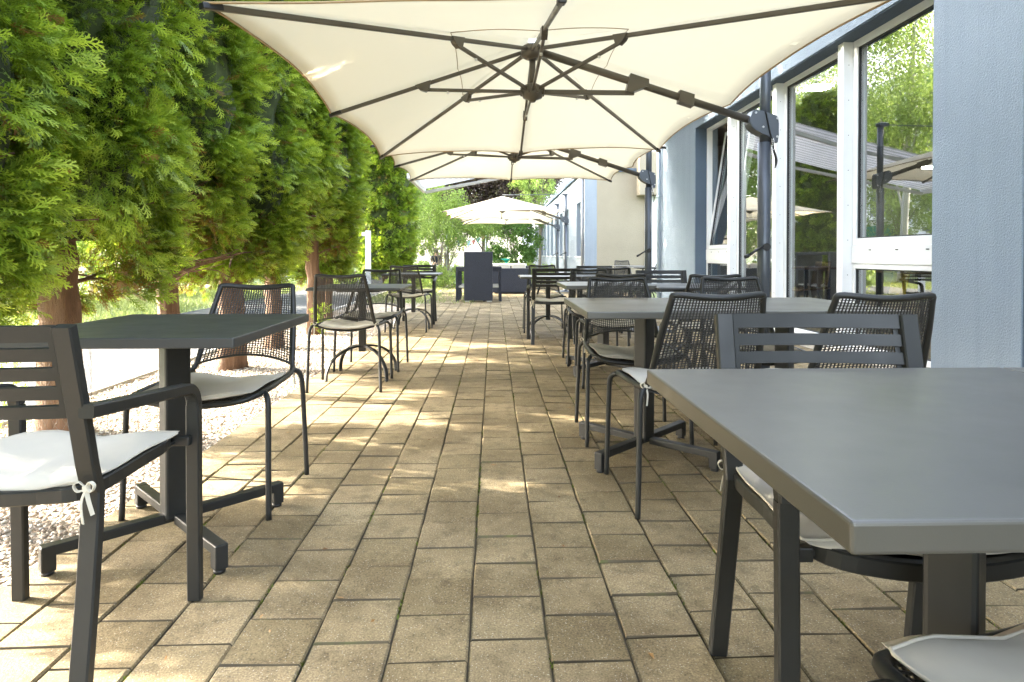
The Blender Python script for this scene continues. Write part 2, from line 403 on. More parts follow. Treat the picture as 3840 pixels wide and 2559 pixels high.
# ------------------------------------------------------------------ furniture prototypes
def bow(mb, p, s=1.0, sx=1):
    p = Vector(p); r = .0055*s; prof = [(-r, -.0011), (r, -.0011), (r, .0011), (-r, .0011)]
    for k in (-1, 1):
        mb.sweep(catmull([p, p+s*Vector((.016*k, -.008, .022)), p+s*Vector((.030*k, -.010, .012)), p+s*Vector((.020*k, -.008, -.006)), p], 4), prof, smooth=False)
    mb.sweep(catmull([p, p+s*Vector((.012*sx, -.010, -.03)), p+s*Vector((.022*sx, -.006, -.075))], 4), prof, smooth=False)
    mb.sweep(catmull([p, p+s*Vector((-.008*sx, -.012, -.04)), p+s*Vector((-.004*sx, -.010, -.10))], 4), prof, smooth=False)
    mb.box(p, (.014, .012, .014), bev=.003)
def cushion_bm(hx, y0, y1, ztop, dip, th=.032, arch=.0):
    mb = MB()
    def prof(u, v):
        # closed pillow: u round the section, v along y
        a = 2*math.pi*u; cx = math.cos(a); sx = math.sin(a)
        e = .40
        px = math.copysign(abs(cx)**e, cx); pz = math.copysign(abs(sx)**.8, sx)
        yv = y0+(y1-y0)*v
        edge = min(v, 1-v)*2; edge = min(1, edge*5)**.5
        wx = hx*(1-.012*(1-edge))*(1 - .03*(2*v-1)**2)
        x = wx*px
        z = ztop-dip*(1-(abs(x)/hx)**1.7)-(.006*math.exp(-(x/.012)**2) if sx > 0 else 0)
        z += arch*math.sin(v*math.pi)
        t = th*(.25+.75*edge)*(.45+.55*(1-abs(px)**6))
        z += -th/2+pz*t/2+.003*math.sin(x*31+yv*23)+.0007*math.sin(x*95-yv*60)*math.sin(yv*80+x*20)*edge
        return (x, yv+.004*math.sin(x*40), z)
    mb.surf(prof, 40, 18)
    # end caps
    for v in (0, 1):
        vs = [mb.bm.verts.new(prof(i/40, v)) for i in range(40)]
        for i in range(20):
            q = [vs[i], vs[i+1], vs[(39-i) % 40], vs[(40-i) % 40]]
            q = list(dict.fromkeys(q))
            if len(q) > 2: f = mb.bm.faces.new(q); f.smooth = True
    bmesh.ops.remove_doubles(mb.bm, verts=mb.bm.verts[:], dist=.0004)
    pipe = [prof(.0, v/20) for v in range(1, 20)]+[prof(.5*k/12, .965) for k in range(1, 12)]+[prof(.5, 1-v/20) for v in range(1, 20)]+[prof(.5+.5*k/12, .035) for k in range(1, 12)]
    mb.tube(pipe, .0032, 5, True)
    return mb
def make_mesh_chair():
    root = thing('mesh_chair', 'x', 'chair')
    half = [(.0, .268, .432), (.10, .268, .436), (.18, .258, .448), (.225, .222, .462), (.234, .14, .467), (.228, -.08, .472), (.22, -.175, .48), (.209, -.215, .52), (.192, -.285, .68), (.170, -.343, .815), (.159, -.357, .843), (.078, -.374, .838), (0, -.38, .834)]
    pts = half+[(-x, y, z) for x, y, z in half[-2:0:-1]]
    MB().tube(catmull(pts, 4, True), .0118, 8, True).done('frame', M['metal'], root)
    def bx(z): return .211-(z-.51)/.325*.041
    def by(z): return -.205-(z-.51)/.325*.148
    def S(u, v):
        s = 2*u-1; zb = .505+.035*(1-s*s); zt = .838-.006*(1-s*s); z = zb+(zt-zb)*v
        return Vector((bx(z)*s, by(z)-.030*(1-s*s), z))
    def Q(u, v):
        s = 2*u-1; y = -.17+.425*v; xs = .222+.012*math.sin(v*math.pi)-(.03 if v > .9 else 0)*(v-.9)*10
        return Vector((xs*s, y, .468-.04*(1-s*s)-.012*v*v))
    def weave(F, nu, nv, name, r):
        mb = MB(); sq = [(-r, -r*.6), (r, -r*.6), (r, r*.6), (-r, r*.6)]
        for i in range(nu+1): mb.sweep([F(i/nu, j/12) for j in range(13)], sq, caps=False)
        for j in range(nv+1): mb.sweep([F(i/12, j/nv)+Vector((0, .0006, .0006)) for i in range(13)], sq, caps=False)
        return mb.done(name, M['weave'], root, recalc=False)
    weave(S, 32, 31, 'backrest', .00235); weave(Q, 30, 32, 'seat', .0025)
    mb = MB(); mb.tube([S(i/12, 0) for i in range(13)], .006, 6); mb.done('back_rail', M['metal'], root)
    for sx in (-1, 1):
        MB().tube(catmull([(.216*sx, -.19, .478), (.232*sx, -.208, .474), (.246*sx, -.222, .445), (.25*sx, -.228, .38), (.256*sx, -.236, .2), (.262*sx, -.245, 0)], 5), .0112, 8).done('leg', M['metal'], root)
        MB().tube(catmull([(.228*sx, .175, .462), (.248*sx, .20, .458), (.262*sx, .22, .432), (.265*sx, .226, .36), (.268*sx, .235, .2), (.272*sx, .245, 0)], 5), .0112, 8).done('leg', M['metal'], root)
    c = cushion_bm(.207, -.165, .258, .490, .024, .026).done('cushion', M['cushion'], root)
    for sx in (-1, 1): mb = MB(); bow(mb, (.222*sx, -.205, .487), .72, sx); mb.done('tie', M['tie'], c)
    return root
def make_slat_chair():
    root = thing('slat_armchair', 'x', 'chair')
    yb = lambda z: -.155-(z-.46)*.23      # lean of the back posts
    for sx in (-1, 1):
        mb = MB(); mb.bar([(.236*sx, -.230, 0), (.230*sx, -.190, .22), (.224*sx, -.160, .40), (.222*sx, -.153, .46), (.222*sx, yb(.52)-.002, .52), (.222*sx, yb(.66), .66), (.222*sx, yb(.838), .838)], .026, .042, up=(1, 0, 0))
        mb.done('leg', M['metal'], root)
        mb = MB(); mb.bar([(.250*sx, .245, 0), (.250*sx, .243, .30), (.252*sx, .24, .56)], .026, .038, up=(1, 0, 0)); mb.done('leg', M['metal'], root)
        mb = MB(); q = [(.252*sx, .24, .56)]
        for k in range(1, 9):
            a = k/8*math.pi/2; q.append((.253*sx, .24-.055*(1-math.cos(a)), .56+.055*math.sin(a)))
        q += [(.254*sx, .05, .628), (.249*sx, -.215, .652)]
        mb.bar(q, .030, .034, up=(1, 0, 0)); mb.done('armrest', M['metal'], root)
    mb = MB()
    zs = [(.838, .804)]+[(.790-.0425*k, .762-.0425*k) for k in range(4)]
    def F(x, z): return Vector((x, yb(z)-.020*(1-(x/.212)**2)-.006, z))
    for zt, zb in zs:
        mb.surf(lambda u, v: F(-.208+.416*u, zb+(zt-zb)*v), 14, 2, thick=.010, smooth=False)
    for sx in (-1, 1):
        for k in range(4):
            zt = zs[k][1]; zb = zs[k+1][0]
            for a in (0,):
                mb.surf(lambda u, v: F(sx*(.190+.018*u), zb+(zt-zb)*v), 2, 1, thick=.0098, smooth=False)
    b = mb.done('backrest', M['metal'], root)
    mb = MB()
    ring = [(-.212, -.15, .462), (-.12, -.178, .456), (0, -.187, .453), (.12, -.178, .456), (.212, -.15, .462), (.214, .05, .466), (.212, .15, .468), (.175, .228, .462), (.09, .25, .452), (0, .256, .449), (-.09, .25, .452), (-.175, .228, .462), (-.212, .15, .468), (-.214, .05, .466)]
    mb.bar(catmull(ring, 4, True), .022, .032, closed=True)
    for sx in (-1, 1): mb.box((.226*sx, .222, .462), (.05, .022, .026), bev=.003)
    f = mb.done('seat_frame', M['metal'], root)
    text('lettering', 'emu', .02, Matrix.Translation((-.10, -.1925, .4565)) @ Matrix.Rotation(R(-7), 4, 'Z') @ Matrix.Rotation(R(90), 4, 'X'), M['umetal'], f)
    mb = MB()
    for k in range(7):
        y = -.12+k*.054
        mb.bar([(-.212, y, .462), (-.10, y, .450), (0, y, .446), (.10, y, .450), (.212, y, .462)], .036, .010)
    mb.done('seat', M['metal'], root)
    c = cushion_bm(.222, -.178, .236, .503, .018, .030).done('cushion', M['cushion'], root)
    for sx in (-1, 1): mb = MB(); bow(mb, (.226*sx, -.182, .475), .75, sx); mb.done('tie', M['tie'], c)
    return root
def cross_table(label, cx, cy, wx, wy, ztop, mat, group, foot=.262, th=.032):
    root = thing('cafe_table', label, 'table', (cx, cy, 0), 0, group)
    MB().box((0, 0, ztop-th/2), (wx, wy, th), bev=.0045, seg=3).done('tabletop', mat, root)
    MB().box((0, 0, ztop-th-.006), (.30, .30, .011)).box((.10, -.02, ztop-th-.02), (.05, .008, .03), rot=.6, bev=.003).done('mounting_plate', M['metal'], root)
    MB().box((0, 0, (ztop-th-.012+.07)/2), (.085, .07, ztop-th-.012-.07), rot=R(45), bev=.008).done('column', M['metal'], root)
    mb = MB()
    f = foot
    for a, b in (((-f, -f), (f, f)),): mb.ext((a[0], a[1], .075), (b[0], b[1], .075), (.04, .032), bev=.004)
    for s in (-1, 1): mb.ext((s*f, -s*f, .0745), (s*.028, -s*.028, .0745), (.04, .032), bev=.004)
    for sx in (-1, 1):
        for sy in (-1, 1): mb.box((sx*f, sy*f, .052), (.04, .042, .079), rot=R(45), bev=.004)
    base = mb.done('base', M['metal'], root)
    for sx in (-1, 1):
        for sy in (-1, 1): MB().cyl((sx*f, sy*f, .006), .018, .012, 12).done('glide', M['black'], base)
    return root
def arch_table(label, cx, cy, wx, wy, ztop, mat, group, foot=.235):
    root = thing('arched_leg_table', label, 'table', (cx, cy, 0), 0, group)
    mb = MB(); mb.box((0, 0, ztop-.012), (wx, wy, .024), bev=.010, seg=3); mb.done('tabletop', mat, root)
    MB().box((0, 0, ztop-.033), (.34, .34, .018), bev=.004).box((-.10, 0, ztop-.13), (.02, .03, .2), mat=Matrix.Rotation(R(18), 4, 'Y'), bev=.003).done('tilt_mechanism', M['metal'], root)
    MB().box((0, 0, (ztop-.042+.20)/2), (.055, .055, ztop-.042-.20), bev=.006).done('column', M['metal'], root)
    for sx in (-1, 1):
        for sy in (-1, 1):
            pts = [(sx*(.02+(foot-.02)*math.sin(a)), sy*(.02+(foot-.02)*math.sin(a)), .012+.233*math.cos(a)**.9) for a in [k/14*math.pi/2*.999 for k in range(15)]]
            mb = MB(); mb.bar(pts, .016, .028, up=(-sy, sx, 0)); leg = mb.done('leg', M['metal'], root)
            MB().cyl((sx*foot, sy*foot, .006), .014, .012, 10).done('glide', M['black'], leg)
    return root

GM, GS = 'woven mesh chairs on the terrace', 'slatted armchairs on the terrace'
protoM = make_mesh_chair(); protoS = make_slat_chair(); used = {}
def seat(proto, x, y, deg, label, group):
    if proto.name not in used:
        used[proto.name] = 1; proto.location = (x, y, 0); proto.rotation_euler = (0, 0, R(deg)); tag(proto, label, 'chair', group); return proto
    return dup(proto, (x, y, 0), R(deg), label, group)
Mch = lambda *a: seat(protoM, *a, GM)
Sch = lambda *a: seat(protoS, *a, GS)
# left row
Sch(-1.112, 1.600, -1.5, 'slatted armchair cut off by the left edge, drawn up to the nearest dark table')
Mch(-1.105, 2.632, 179, 'mesh chair with white cushion behind the nearest left table, by the gravel')
Mch(-1.078, 4.83, 1, 'mesh chair seen from behind at the second table of the left row')
Mch(-1.065, 5.64, 177, 'mesh chair facing us behind the second table of the left row')
Mch(-1.11, 8.36, -2, 'mesh chair seen from behind at the farthest table of the left row')
Sch(-1.10, 9.27, 180, 'farthest slatted armchair, in front of the green shrubs at the end of the left row')
# right side
Sch(.775, 1.305, 176, 'slatted armchair facing us across the big grey table in the right foreground')
Mch(1.68, 1.325, 180, 'mesh chair at the right edge, only a leg seen beyond the foreground table')
Mch(.765, .62, 14, 'nearest mesh chair, its cushion corner under the right foreground table')
Mch(.79, 2.61, 2.5, 'large mesh chair seen from behind between the foreground and second right tables')
Mch(1.40, 2.56, -3, 'mesh chair seen from behind in front of the window panes and grey wall')
Mch(.75, 3.485, 180, 'mesh chair with white cushion behind the left half of the second right tables')
Mch(1.43, 3.49, 178, 'mesh chair facing us in front of the first umbrella pole')
Mch(.93, 4.90, -2, 'mesh chair seen from behind at the thick-topped third table on the right')
Mch(.93, 5.84, 180, 'mesh chair facing us behind the thick-topped third table on the right')
Mch(1.56, 4.72, -4, 'mesh chair seen from behind at the bench-like table near the open window')
Sch(1.60, 5.80, 180, 'slatted armchair facing us in front of the stucco wall beside the open window')
Sch(.66, 7.20, 1, 'slatted armchair seen from behind in the aisle at an arched-leg table')
Mch(.66, 8.255, 180, 'mesh chair facing us behind the arched-leg table by the aisle')
Mch(1.32, 7.25, -2, 'mesh chair seen from behind at the second arched-leg table, near the downpipe')
Sch(1.36, 8.30, 181, 'slatted armchair facing us behind the arched-leg table next to the beige wall')
Mch(3.20, 15.45, 180, 'small far mesh chair behind a table in the recess by the beige wall')
Mch(3.45, 14.05, 40, 'farther right mesh chair in the recess, turned sideways by the umbrella pole')
# tables
GT = 'square cafe tables with cross bases'; GA = 'cafe tables with arched legs'
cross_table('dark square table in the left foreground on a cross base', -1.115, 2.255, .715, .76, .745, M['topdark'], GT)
cross_table('big light grey table in the right foreground', .706, .949, .765, .772, .745, M['top'], GT)
cross_table('grey table cut off by the right edge beside the foreground table', 1.474, .949, .765, .772, .745, M['top'], GT)
cross_table('second grey table on the right, its cross base in full view', .747, 3.13, .70, .885, .745, M['top'], GT)
cross_table('second grey table pushed against its neighbour, nearer the windows', 1.451, 3.13, .70, .885, .745, M['top'], GT)
cross_table('thick-topped third grey table on the right, beside the aisle', .93, 5.37, .72, .76, .745, M['top'], GT)
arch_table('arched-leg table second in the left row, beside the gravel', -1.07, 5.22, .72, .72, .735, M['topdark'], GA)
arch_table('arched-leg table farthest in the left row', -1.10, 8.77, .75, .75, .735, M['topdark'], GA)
arch_table('arched-leg table in the aisle behind the slatted armchair', .66, 7.70, .70, .75, .735, M['top'], GA)
arch_table('arched-leg table next to the first one, nearer the wall', 1.38, 7.72, .70, .75, .735, M['top'], GA)
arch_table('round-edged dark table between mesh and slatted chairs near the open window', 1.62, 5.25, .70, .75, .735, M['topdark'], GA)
arch_table('small far table in the recess before the beige wall', 3.20, 15.0, .75, .7, .735, M['top'], GA)
arch_table('pale far table in the recess half behind the second umbrella pole', 3.25, 13.45, .7, .7, .735, M['top'], GA)

# ------------------------------------------------------------------ umbrellas
def umbrella(label, cx, cy, hx, hy, ze, tilt, rise, px, py, wr, detail=True, zbox=1.95):
    root = thing('cantilever_umbrella', label, 'parasol', (px, py, 0), 0, 'cream cantilever umbrellas along the wall')
    O = Vector((cx-px, cy-py, 0))
    zc = ze+tilt/2
    hub = O+Vector((0, 0, zc+rise))
    def edge(x, y): return O+Vector((x, y, zc+tilt/2*x/hx))
    ends = [edge(hx, 0), edge(hx, hy), edge(0, hy), edge(-hx, hy), edge(-hx, 0), edge(-hx, -hy), edge(0, -hy), edge(hx, -hy)]
    kind = [0, 1, 0, 1, 0, 1, 0, 1]
    mb = MB()
    for i in range(8):
        a, b = ends[i], ends[(i+1) % 8]
        def fn(u, v):
            r = .02+.98*u; e = a+(b-a)*v; s = 4*v*(1-v)
            p = hub+(e-hub)*r*(1-.042*s*r)
            p.z += .010*s*r*(1 if r < .97 else .6)+.004*s*math.sin(u*19+i)*math.sin(v*9)*r-.012*math.sin(r*math.pi)*(1-s)
            # short turned-down hem
            return p
        mb.surf(fn, 14, 10, thick=.0016)
        mb.mi = 1
        mb.tube([fn(.36, k/10)-Vector((0, 0, .006)) for k in range(11)], .0028, 4)
        mb.tube([fn(1, k/14)-Vector((0, 0, .004)) for k in range(15)], .006, 5); mb.mi = 0
    cap = [(.30*ends[i]+.70*hub) for i in range(8)]
    bmesh.ops.remove_doubles(mb.bm, verts=mb.bm.verts[:], dist=.0003)
    can = mb.done('canopy', [M['canopy'], M['hem']], root, recalc=False)
    hubL = hub-Vector((0, 0, .385))
    MB().lathe(hub+Vector((0, 0, -.10)), [(.05, -.045), (.082, -.03), (.088, .0), (.08, .04), (.05, .06)], 16).done('upper_hub', M['umetal'], root)
    mb = MB(); mb.lathe(hubL, [(.02, -.075), (.03, -.06), (.07, -.045), (.085, 0), (.07, .04), (.03, .06)], 16)
    for k in range(8):
        a = k*math.pi/4+.39; mb.box(hubL+Vector((math.cos(a)*.075, math.sin(a)*.075, .005)), (.035, .02, .06), rot=a, bev=.003)
    mb.done('lower_hub', M['umetal'], root)
    MB().tube([hubL+Vector((0, 0, .03)), hub-Vector((0, 0, .09))], .023, 12).tube([hub-Vector((0, 0, .155)), hub-Vector((0, 0, .115))], .029, 12).done('centre_post', M['umetal'], root)
    boxc = Vector((0, 0, zbox))
    mid = ends[0]
    drop = Vector((0, 0, -.032))
    for i in range(1, 8):
        e = ends[i]; f = .33 if kind[i] else .52
        a = hub+Vector((0, 0, -.075)); a += (e-a).normalized()*.07; tip = e+drop*.55
        rb = MB().ext(a, tip, (.020, .027), bev=.004).done('rib', M['umetal'], root)
        d = (tip-a)
        MB().ext(tip-d.normalized()*.08, tip+d.normalized()*.012, (.036, .026), bev=.004).done('rib_end', M['black'], rb)
        q = a+d*f-Vector((0, 0, .035))
        mb = MB(); mb.ext(hubL+(q-hubL).normalized()*.07, q, (.018, .024), bev=.003)
        mb.done('strut', M['umetal'], root)
        dn = d.normalized(); side = Vector((0, 0, 1)).cross(dn).normalized(); upv = dn.cross(side)
        mb = MB(); mt = Matrix((dn, upv, side)).transposed().to_4x4(); mt.translation = a+d*f-side*.018
        mb.prism([(-.06, .014), (.06, .014), (.035, -.03), (.0, -.055), (-.03, -.045)], mt, .036)
        mb.done('bracket', M['umetal'], rb)
        if detail: MB().cyl(hubL+(q-hubL)*.78-Vector((0, 0, .016)), .009, .02, 8).done('stop', M['letter'], rb)
    # carrying arm from the hub to the joint housing on the pole
    a0 = hub+Vector((.06, 0, -.095)); a1 = boxc+Vector((-.11, 0, .045))
    MB().tube([a0, a1], .0275, 14).done('arm', M['umetal'], root)
    d = (a1-a0); dn = d.normalized()
    for f, pr in ((.46, [(-.07, .045), (.07, .045), (.085, .0), (-.02, -.085), (-.06, -.085)]), (.69, [(-.06, .042), (.05, .042), (.07, -.042), (-.04, -.042)])):
        mt = Matrix((dn, Vector((0, 1, 0)).cross(dn)*-1, Vector((0, 1, 0)))).transposed().to_4x4(); mt.translation = a0+d*f-Vector((0, .040, 0))
        if mt.col[1].z < 0: mt.col[1] = -mt.col[1]
        MB().prism(pr, mt, .08).done('clamp', M['umetal'], root)
    q = a0+d*.46+Vector((-.02, 0, -.07))
    MB().ext(hubL+(q-hubL).normalized()*.07, q, (.024, .034), bev=.003).done('strut', M['umetal'], root)
    # pole, housing, strap, crank
    MB().tube([(0, 0, .02), (0, 0, zbox-.12)], .046, 20).done('pole', M['pole'], root)
    up = MB().tube([(.005, 0, zbox-.12), (.005, 0, zc+.52)], .038, 20)
    up.done('mast', M['pole'], root)
    mb = MB(); mb.box((-.02, 0, zc+.545), (.14, .09, .05), bev=.012); mb.done('mast_cap', M['pole'], root)
    MB().tube([(-.06, 0, zc+.545), tuple(hub+Vector((0, 0, .03)))], .008, 6).done('stay', M['pole'], root)
    MB().box((0, 0, .012), (.5, .5, .024), bev=.004).cyl((0, 0, .05), .06, .06, 16).done('base_plate', M['pole'], root)
    K = .00098
    poly = [((x-712)*K, (205-y)*K) for x, y in [(604, 98), (625, 92), (690, 106), (778, 135), (792, 150), (799, 190), (797, 280), (790, 338), (758, 333), (725, 285), (668, 268), (628, 248), (597, 222), (578, 188), (580, 158), (597, 130)]]
    mt = Matrix.Translation(boxc+Vector((0, .055, 0))) @ Matrix.Rotation(R(90), 4, 'X')
    mb = MB(); mb.prism(poly, mt, .11)
    bmesh.ops.bevel(mb.bm, geom=mb.bm.edges[:], offset=.005, segments=2, affect='EDGES')
    hs = mb.done('joint_housing', M['pole'], root)
    for x, y in ((623, 117), (678, 222), (783, 158), (783, 292)):
        MB().cyl(boxc+Vector(((x-712)*K, -.058, (205-y)*K)), .008, .006, 12, 'Y').done('bolt', M['steel'], hs)
    yb = -.0605
    def sp(x, y, yy=yb): return boxc+Vector(((x-712)*K, yy, (205-y)*K))
    ctr = [sp(692, 108), sp(708, 180), sp(725, 262), sp(742, 320), sp(757, 400), sp(770, 455), sp(768, 520)]
    mb = MB(); mb.sweep(catmull(ctr, 5), [(-.0012, -.013), (.0012, -.013), (.0012, .013), (-.0012, .013)], up=(0, 1, 0), smooth=False)
    mb.sweep(catmull([sp(757, 400, -.065), sp(776, 470, -.068), sp(762, 530, -.066)], 5), [(-.0012, -.011), (.0012, -.011), (.0012, .011), (-.0012, .011)], up=(0, 1, 0), smooth=False)
    st = mb.done('strap', M['black'], root)
    if detail:
        text('lettering', 'Glatz', .040, Matrix.Translation(sp(749, 350, -.0665)) @ Matrix.Rotation(R(90), 4, 'X') @ Matrix.Rotation(R(101), 4, 'Z'), M['letter'], st)
    zk = 1.045
    mb = MB(); mb.tube([(-.03, -.05, zk), (-.085, -.055, zk-.028), (-.14, -.06, zk-.065)], .010, 8); mb.tube([(-.135, -.06, zk-.060), (-.165, -.063, zk-.075)], .013, 10)
    mb.cyl((0, -.03, zk), .028, .05, 12, 'Y'); mb.done('crank_handle', M['black'], root)
    return root
umbrella('nearest cream umbrella filling the top of the view', .285, 4.67, 1.465, 2.03, 2.018, .085, .505, 1.985, 4.62, 0, True, 1.93)
umbrella('second cream umbrella, its far edge below the first one', .275, 8.43, 1.575, 1.58, 2.165, .0, .50, 2.03, 8.30, 0, True, 1.99)
umbrella('third cream umbrella with its sunlit white top seen beyond the wicker table', .235, 17.02, 1.475, 1.5, 2.05, .02, .50, 1.925, 17.0, 0, False, 1.915)
umbrella('farthest cream umbrella, peeping out beneath the third one', .415, 20.35, 1.45, 1.5, 2.045, .0, .50, 2.035, 20.2, 0, False, 1.87)

# ------------------------------------------------------------------ ground
def sheet(name, x0, y0, x1, y1, z, mat, kind='structure', nx=1, ny=1):
    v = [(x0+(x1-x0)*i/nx, y0+(y1-y0)*j/ny, z) for i in range(nx+1) for j in range(ny+1)]
    f = [(i*(ny+1)+j, (i+1)*(ny+1)+j, (i+1)*(ny+1)+j+1, i*(ny+1)+j+1) for i in range(nx) for j in range(ny)]
    return tag(npmesh(name, v, f, mat), kind=kind)
sheet('ground', -300, -120, 300, 420, -.06, M['soil'])
# pavers: every stone its own chamfered block, half-bond rows running away from us
V = []; F = []; T = []
def paver(x0, x1, y0, y1):
    b = len(V); dz = rnd.gauss(0, .0009); sx = rnd.gauss(0, .0012); sy = rnd.gauss(0, .0012)
    x0 += rnd.uniform(0, .0012); x1 -= rnd.uniform(0, .0012)
    c = .0042; k = .0055
    for X, Y, Z in ((x0, y0, -k), (x1, y0, -k), (x1, y1, -k), (x0, y1, -k), (x0+c, y0+c*.6, 0), (x1-c, y0+c*.6, 0), (x1-c, y1-c*.6, 0), (x0+c, y1-c*.6, 0), (x0, y0, -.03), (x1, y0, -.03), (x1, y1, -.03), (x0, y1, -.03)):
        V.append((X+rnd.gauss(0, .0008), Y+rnd.gauss(0, .0011), Z+dz+(sx if X > (x0+x1)/2 else -sx)+(sy if Y > (y0+y1)/2 else -sy)))
    F.extend([(b+4, b+5, b+6, b+7), (b, b+1, b+5, b+4), (b+1, b+2, b+6, b+5), (b+2, b+3, b+7, b+6), (b+3, b, b+4, b+7), (b+8, b+9, b+1, b), (b+9, b+10, b+2, b+1), (b+10, b+11, b+3, b+2), (b+11, b+8, b, b+3)])
    t = min(1, max(0, rnd.gauss(.5, .34))); T.extend([t]*9)
row = 0
for i in range(-8, 17):
    xa = .138+.2*i; xb = xa+.2
    ph = .13 if i % 2 == 0 else .02
    j0 = int((-.5)/.2); y = -0.6+ph
    yend = 21.5 if xa > -1.3 else 12.9
    wob = rnd.uniform(-.004, .004)
    while y < yend:
        ln = .2 if y > 4 else .2
        if xb < 3.46 or y > 13.5: paver(xa+.0016, xb-.0016, y+.0016+wob, y+ln-.0016+wob)
        y += ln
pv = npmesh('pavement', V, F, [M['paver'], M['joint']], tint=T, midx=[0, 1, 0, 1, 0, 1, 1, 1, 1]*(len(F)//9)); tag(pv, kind='structure')
sheet('rear_bounce_pavement', -1.47, -9, 3.5, -.7, -.002, M['paver'])  # unseen paving behind the camera, added to bounce light forward
jb = sheet('pavement_bed', -1.47, -.7, 3.5, 21.7, -.0125, M['joint'])
# moss tufts in the joints
V = []; F = []; T = []
for _ in range(1500):
    i = rnd.randrange(-7, 14); y = rnd.uniform(.9, 9); x = .138+.2*i+rnd.gauss(0, .0022)
    if rnd.random() > (.5+.5*math.sin(i*3.1+y*1.7)): continue
    for _k in range(rnd.randint(4, 16)):
        b = len(V); a = rnd.uniform(0, 6.28); px = x+rnd.gauss(0, .003); py = y+rnd.gauss(0, .02); s = rnd.uniform(.002, .005)
        V += [(px-s*math.cos(a), py-s*math.sin(a), -.008), (px+s*math.cos(a), py+s*math.sin(a), -.008), (px+rnd.gauss(0, .003), py+rnd.gauss(0, .003), rnd.uniform(-.002, .004))]
        F.append((b, b+1, b+2)); T.append(rnd.random())
tag(npmesh('moss', V, F, leaf_mat('joint_moss', (.06, .05, .012), (.10, .12, .02), (.18, .24, .03), .2), tint=T), kind='stuff')
sheet('gravel_bed', -2.9, -2, -1.462, 13.2, -.022, M['gravel'])
# loose stones on the gravel
ico = bmesh.new(); bmesh.ops.create_icosphere(ico, subdivisions=1, radius=1); iv = np.array([v.co[:] for v in ico.verts]); ifc = np.array([[v.index for v in f.verts] for f in ico.faces]); ico.free()
n = 22000
xs = -1.465-1.43*rng.random(n); ys = .9+7.6*rng.random(n)**1.5; sz = rng.uniform(.0045, .0115, n)
ang = rng.uniform(0, 6.28, n); asp = rng.uniform(.55, 1.0, n); hh = rng.uniform(.4, .7, n)
pts = iv[None]*np.stack([sz, sz*asp, sz*hh], 1)[:, None, :]*(1+rng.uniform(-.2, .2, (n, len(iv), 1)))
ca, sa = np.cos(ang)[:, None], np.sin(ang)[:, None]
px = pts[..., 0]*ca-pts[..., 1]*sa+xs[:, None]; py = pts[..., 0]*sa+pts[..., 1]*ca+ys[:, None]; pz = pts[..., 2]+(-.019+rng.random(n)*.008)[:, None]
vv = np.stack([px, py, pz], -1).reshape(-1, 3); ff = (ifc[None]+(np.arange(n)*len(iv))[:, None, None]).reshape(-1, 3)
tag(npmesh('gravel', vv, ff, M['stone'], tint=np.repeat(rng.random(n), len(ifc)), smooth=True), kind='stuff')
# dead leaves and scale litter under the hedge
V = []; F = []; T = []
for _ in range(1750):
    x = rnd.gauss(-2.35, .3) if _ < 1500 else -1.45+2.6*rnd.random()**2.2; y = rnd.uniform(1, 10); s = rnd.uniform(.006, .016); a = rnd.uniform(0, 6.28); b = len(V); z = .0+rnd.uniform(-.008, .006) if _ < 1500 else .003
    for k, (u, v_) in enumerate(((-1, 0), (0, -.4), (1, 0), (0, .4))): V.append((x+s*(u*math.cos(a)-v_*math.sin(a)), y+s*(u*math.sin(a)+v_*math.cos(a)), z+rnd.uniform(0, .006)))
    F.append((b, b+1, b+2, b+3)); T.append(rnd.random())
tag(npmesh('leaf_litter', V, F, leaf_mat('dry_litter', (.10, .05, .02), (.22, .11, .04), (.34, .20, .08), .2), tint=T), kind='stuff')
sheet('road', -5.45, -20, -2.9, 60, -.03, M['asphalt'])
mb = MB()
for k in range(34): mb.box((-2.91, -4+k*1.0, -.03), (.06, .994, .07), bev=.006)
tag(mb.done('kerb', M['kerb']), kind='structure')
# grass on the far side of the path
def blades(name, x0, x1, y0, y1, n, h, z=-.04):
    x = rng.uniform(x0, x1, n); y = rng.uniform(y0, y1, n); a = rng.uniform(0, 6.28, n); hh = h*rng.uniform(.4, 1.2, n); wv = .004+.006*rng.random(n); ln = rng.normal(0, .4, (n, 2))*hh[:, None]
    p0 = np.stack([x-wv*np.cos(a), y-wv*np.sin(a), np.full(n, z)], 1); p1 = np.stack([x+wv*np.cos(a), y+wv*np.sin(a), np.full(n, z)], 1)
    p2 = np.stack([x+ln[:, 0]*.5+wv*.7*np.cos(a), y+ln[:, 1]*.5, z+hh*.6], 1); p3 = np.stack([x+ln[:, 0], y+ln[:, 1], z+hh], 1)
    v = np.stack([p0, p1, p2, p3], 1).reshape(-1, 3); f = np.arange(n*4).reshape(n, 4)
    return tag(npmesh(name, v, f, M['grass'], tint=rng.random(n)), kind='stuff')
sheet('lawn', -40, -10, -5.5, 60, -.035, plain('lawn_turf', (.17, .21, .08), .95, 0, .3, 2, .4, 60))
blades('grass', -9.5, -5.5, 3, 22, 30000, .13)

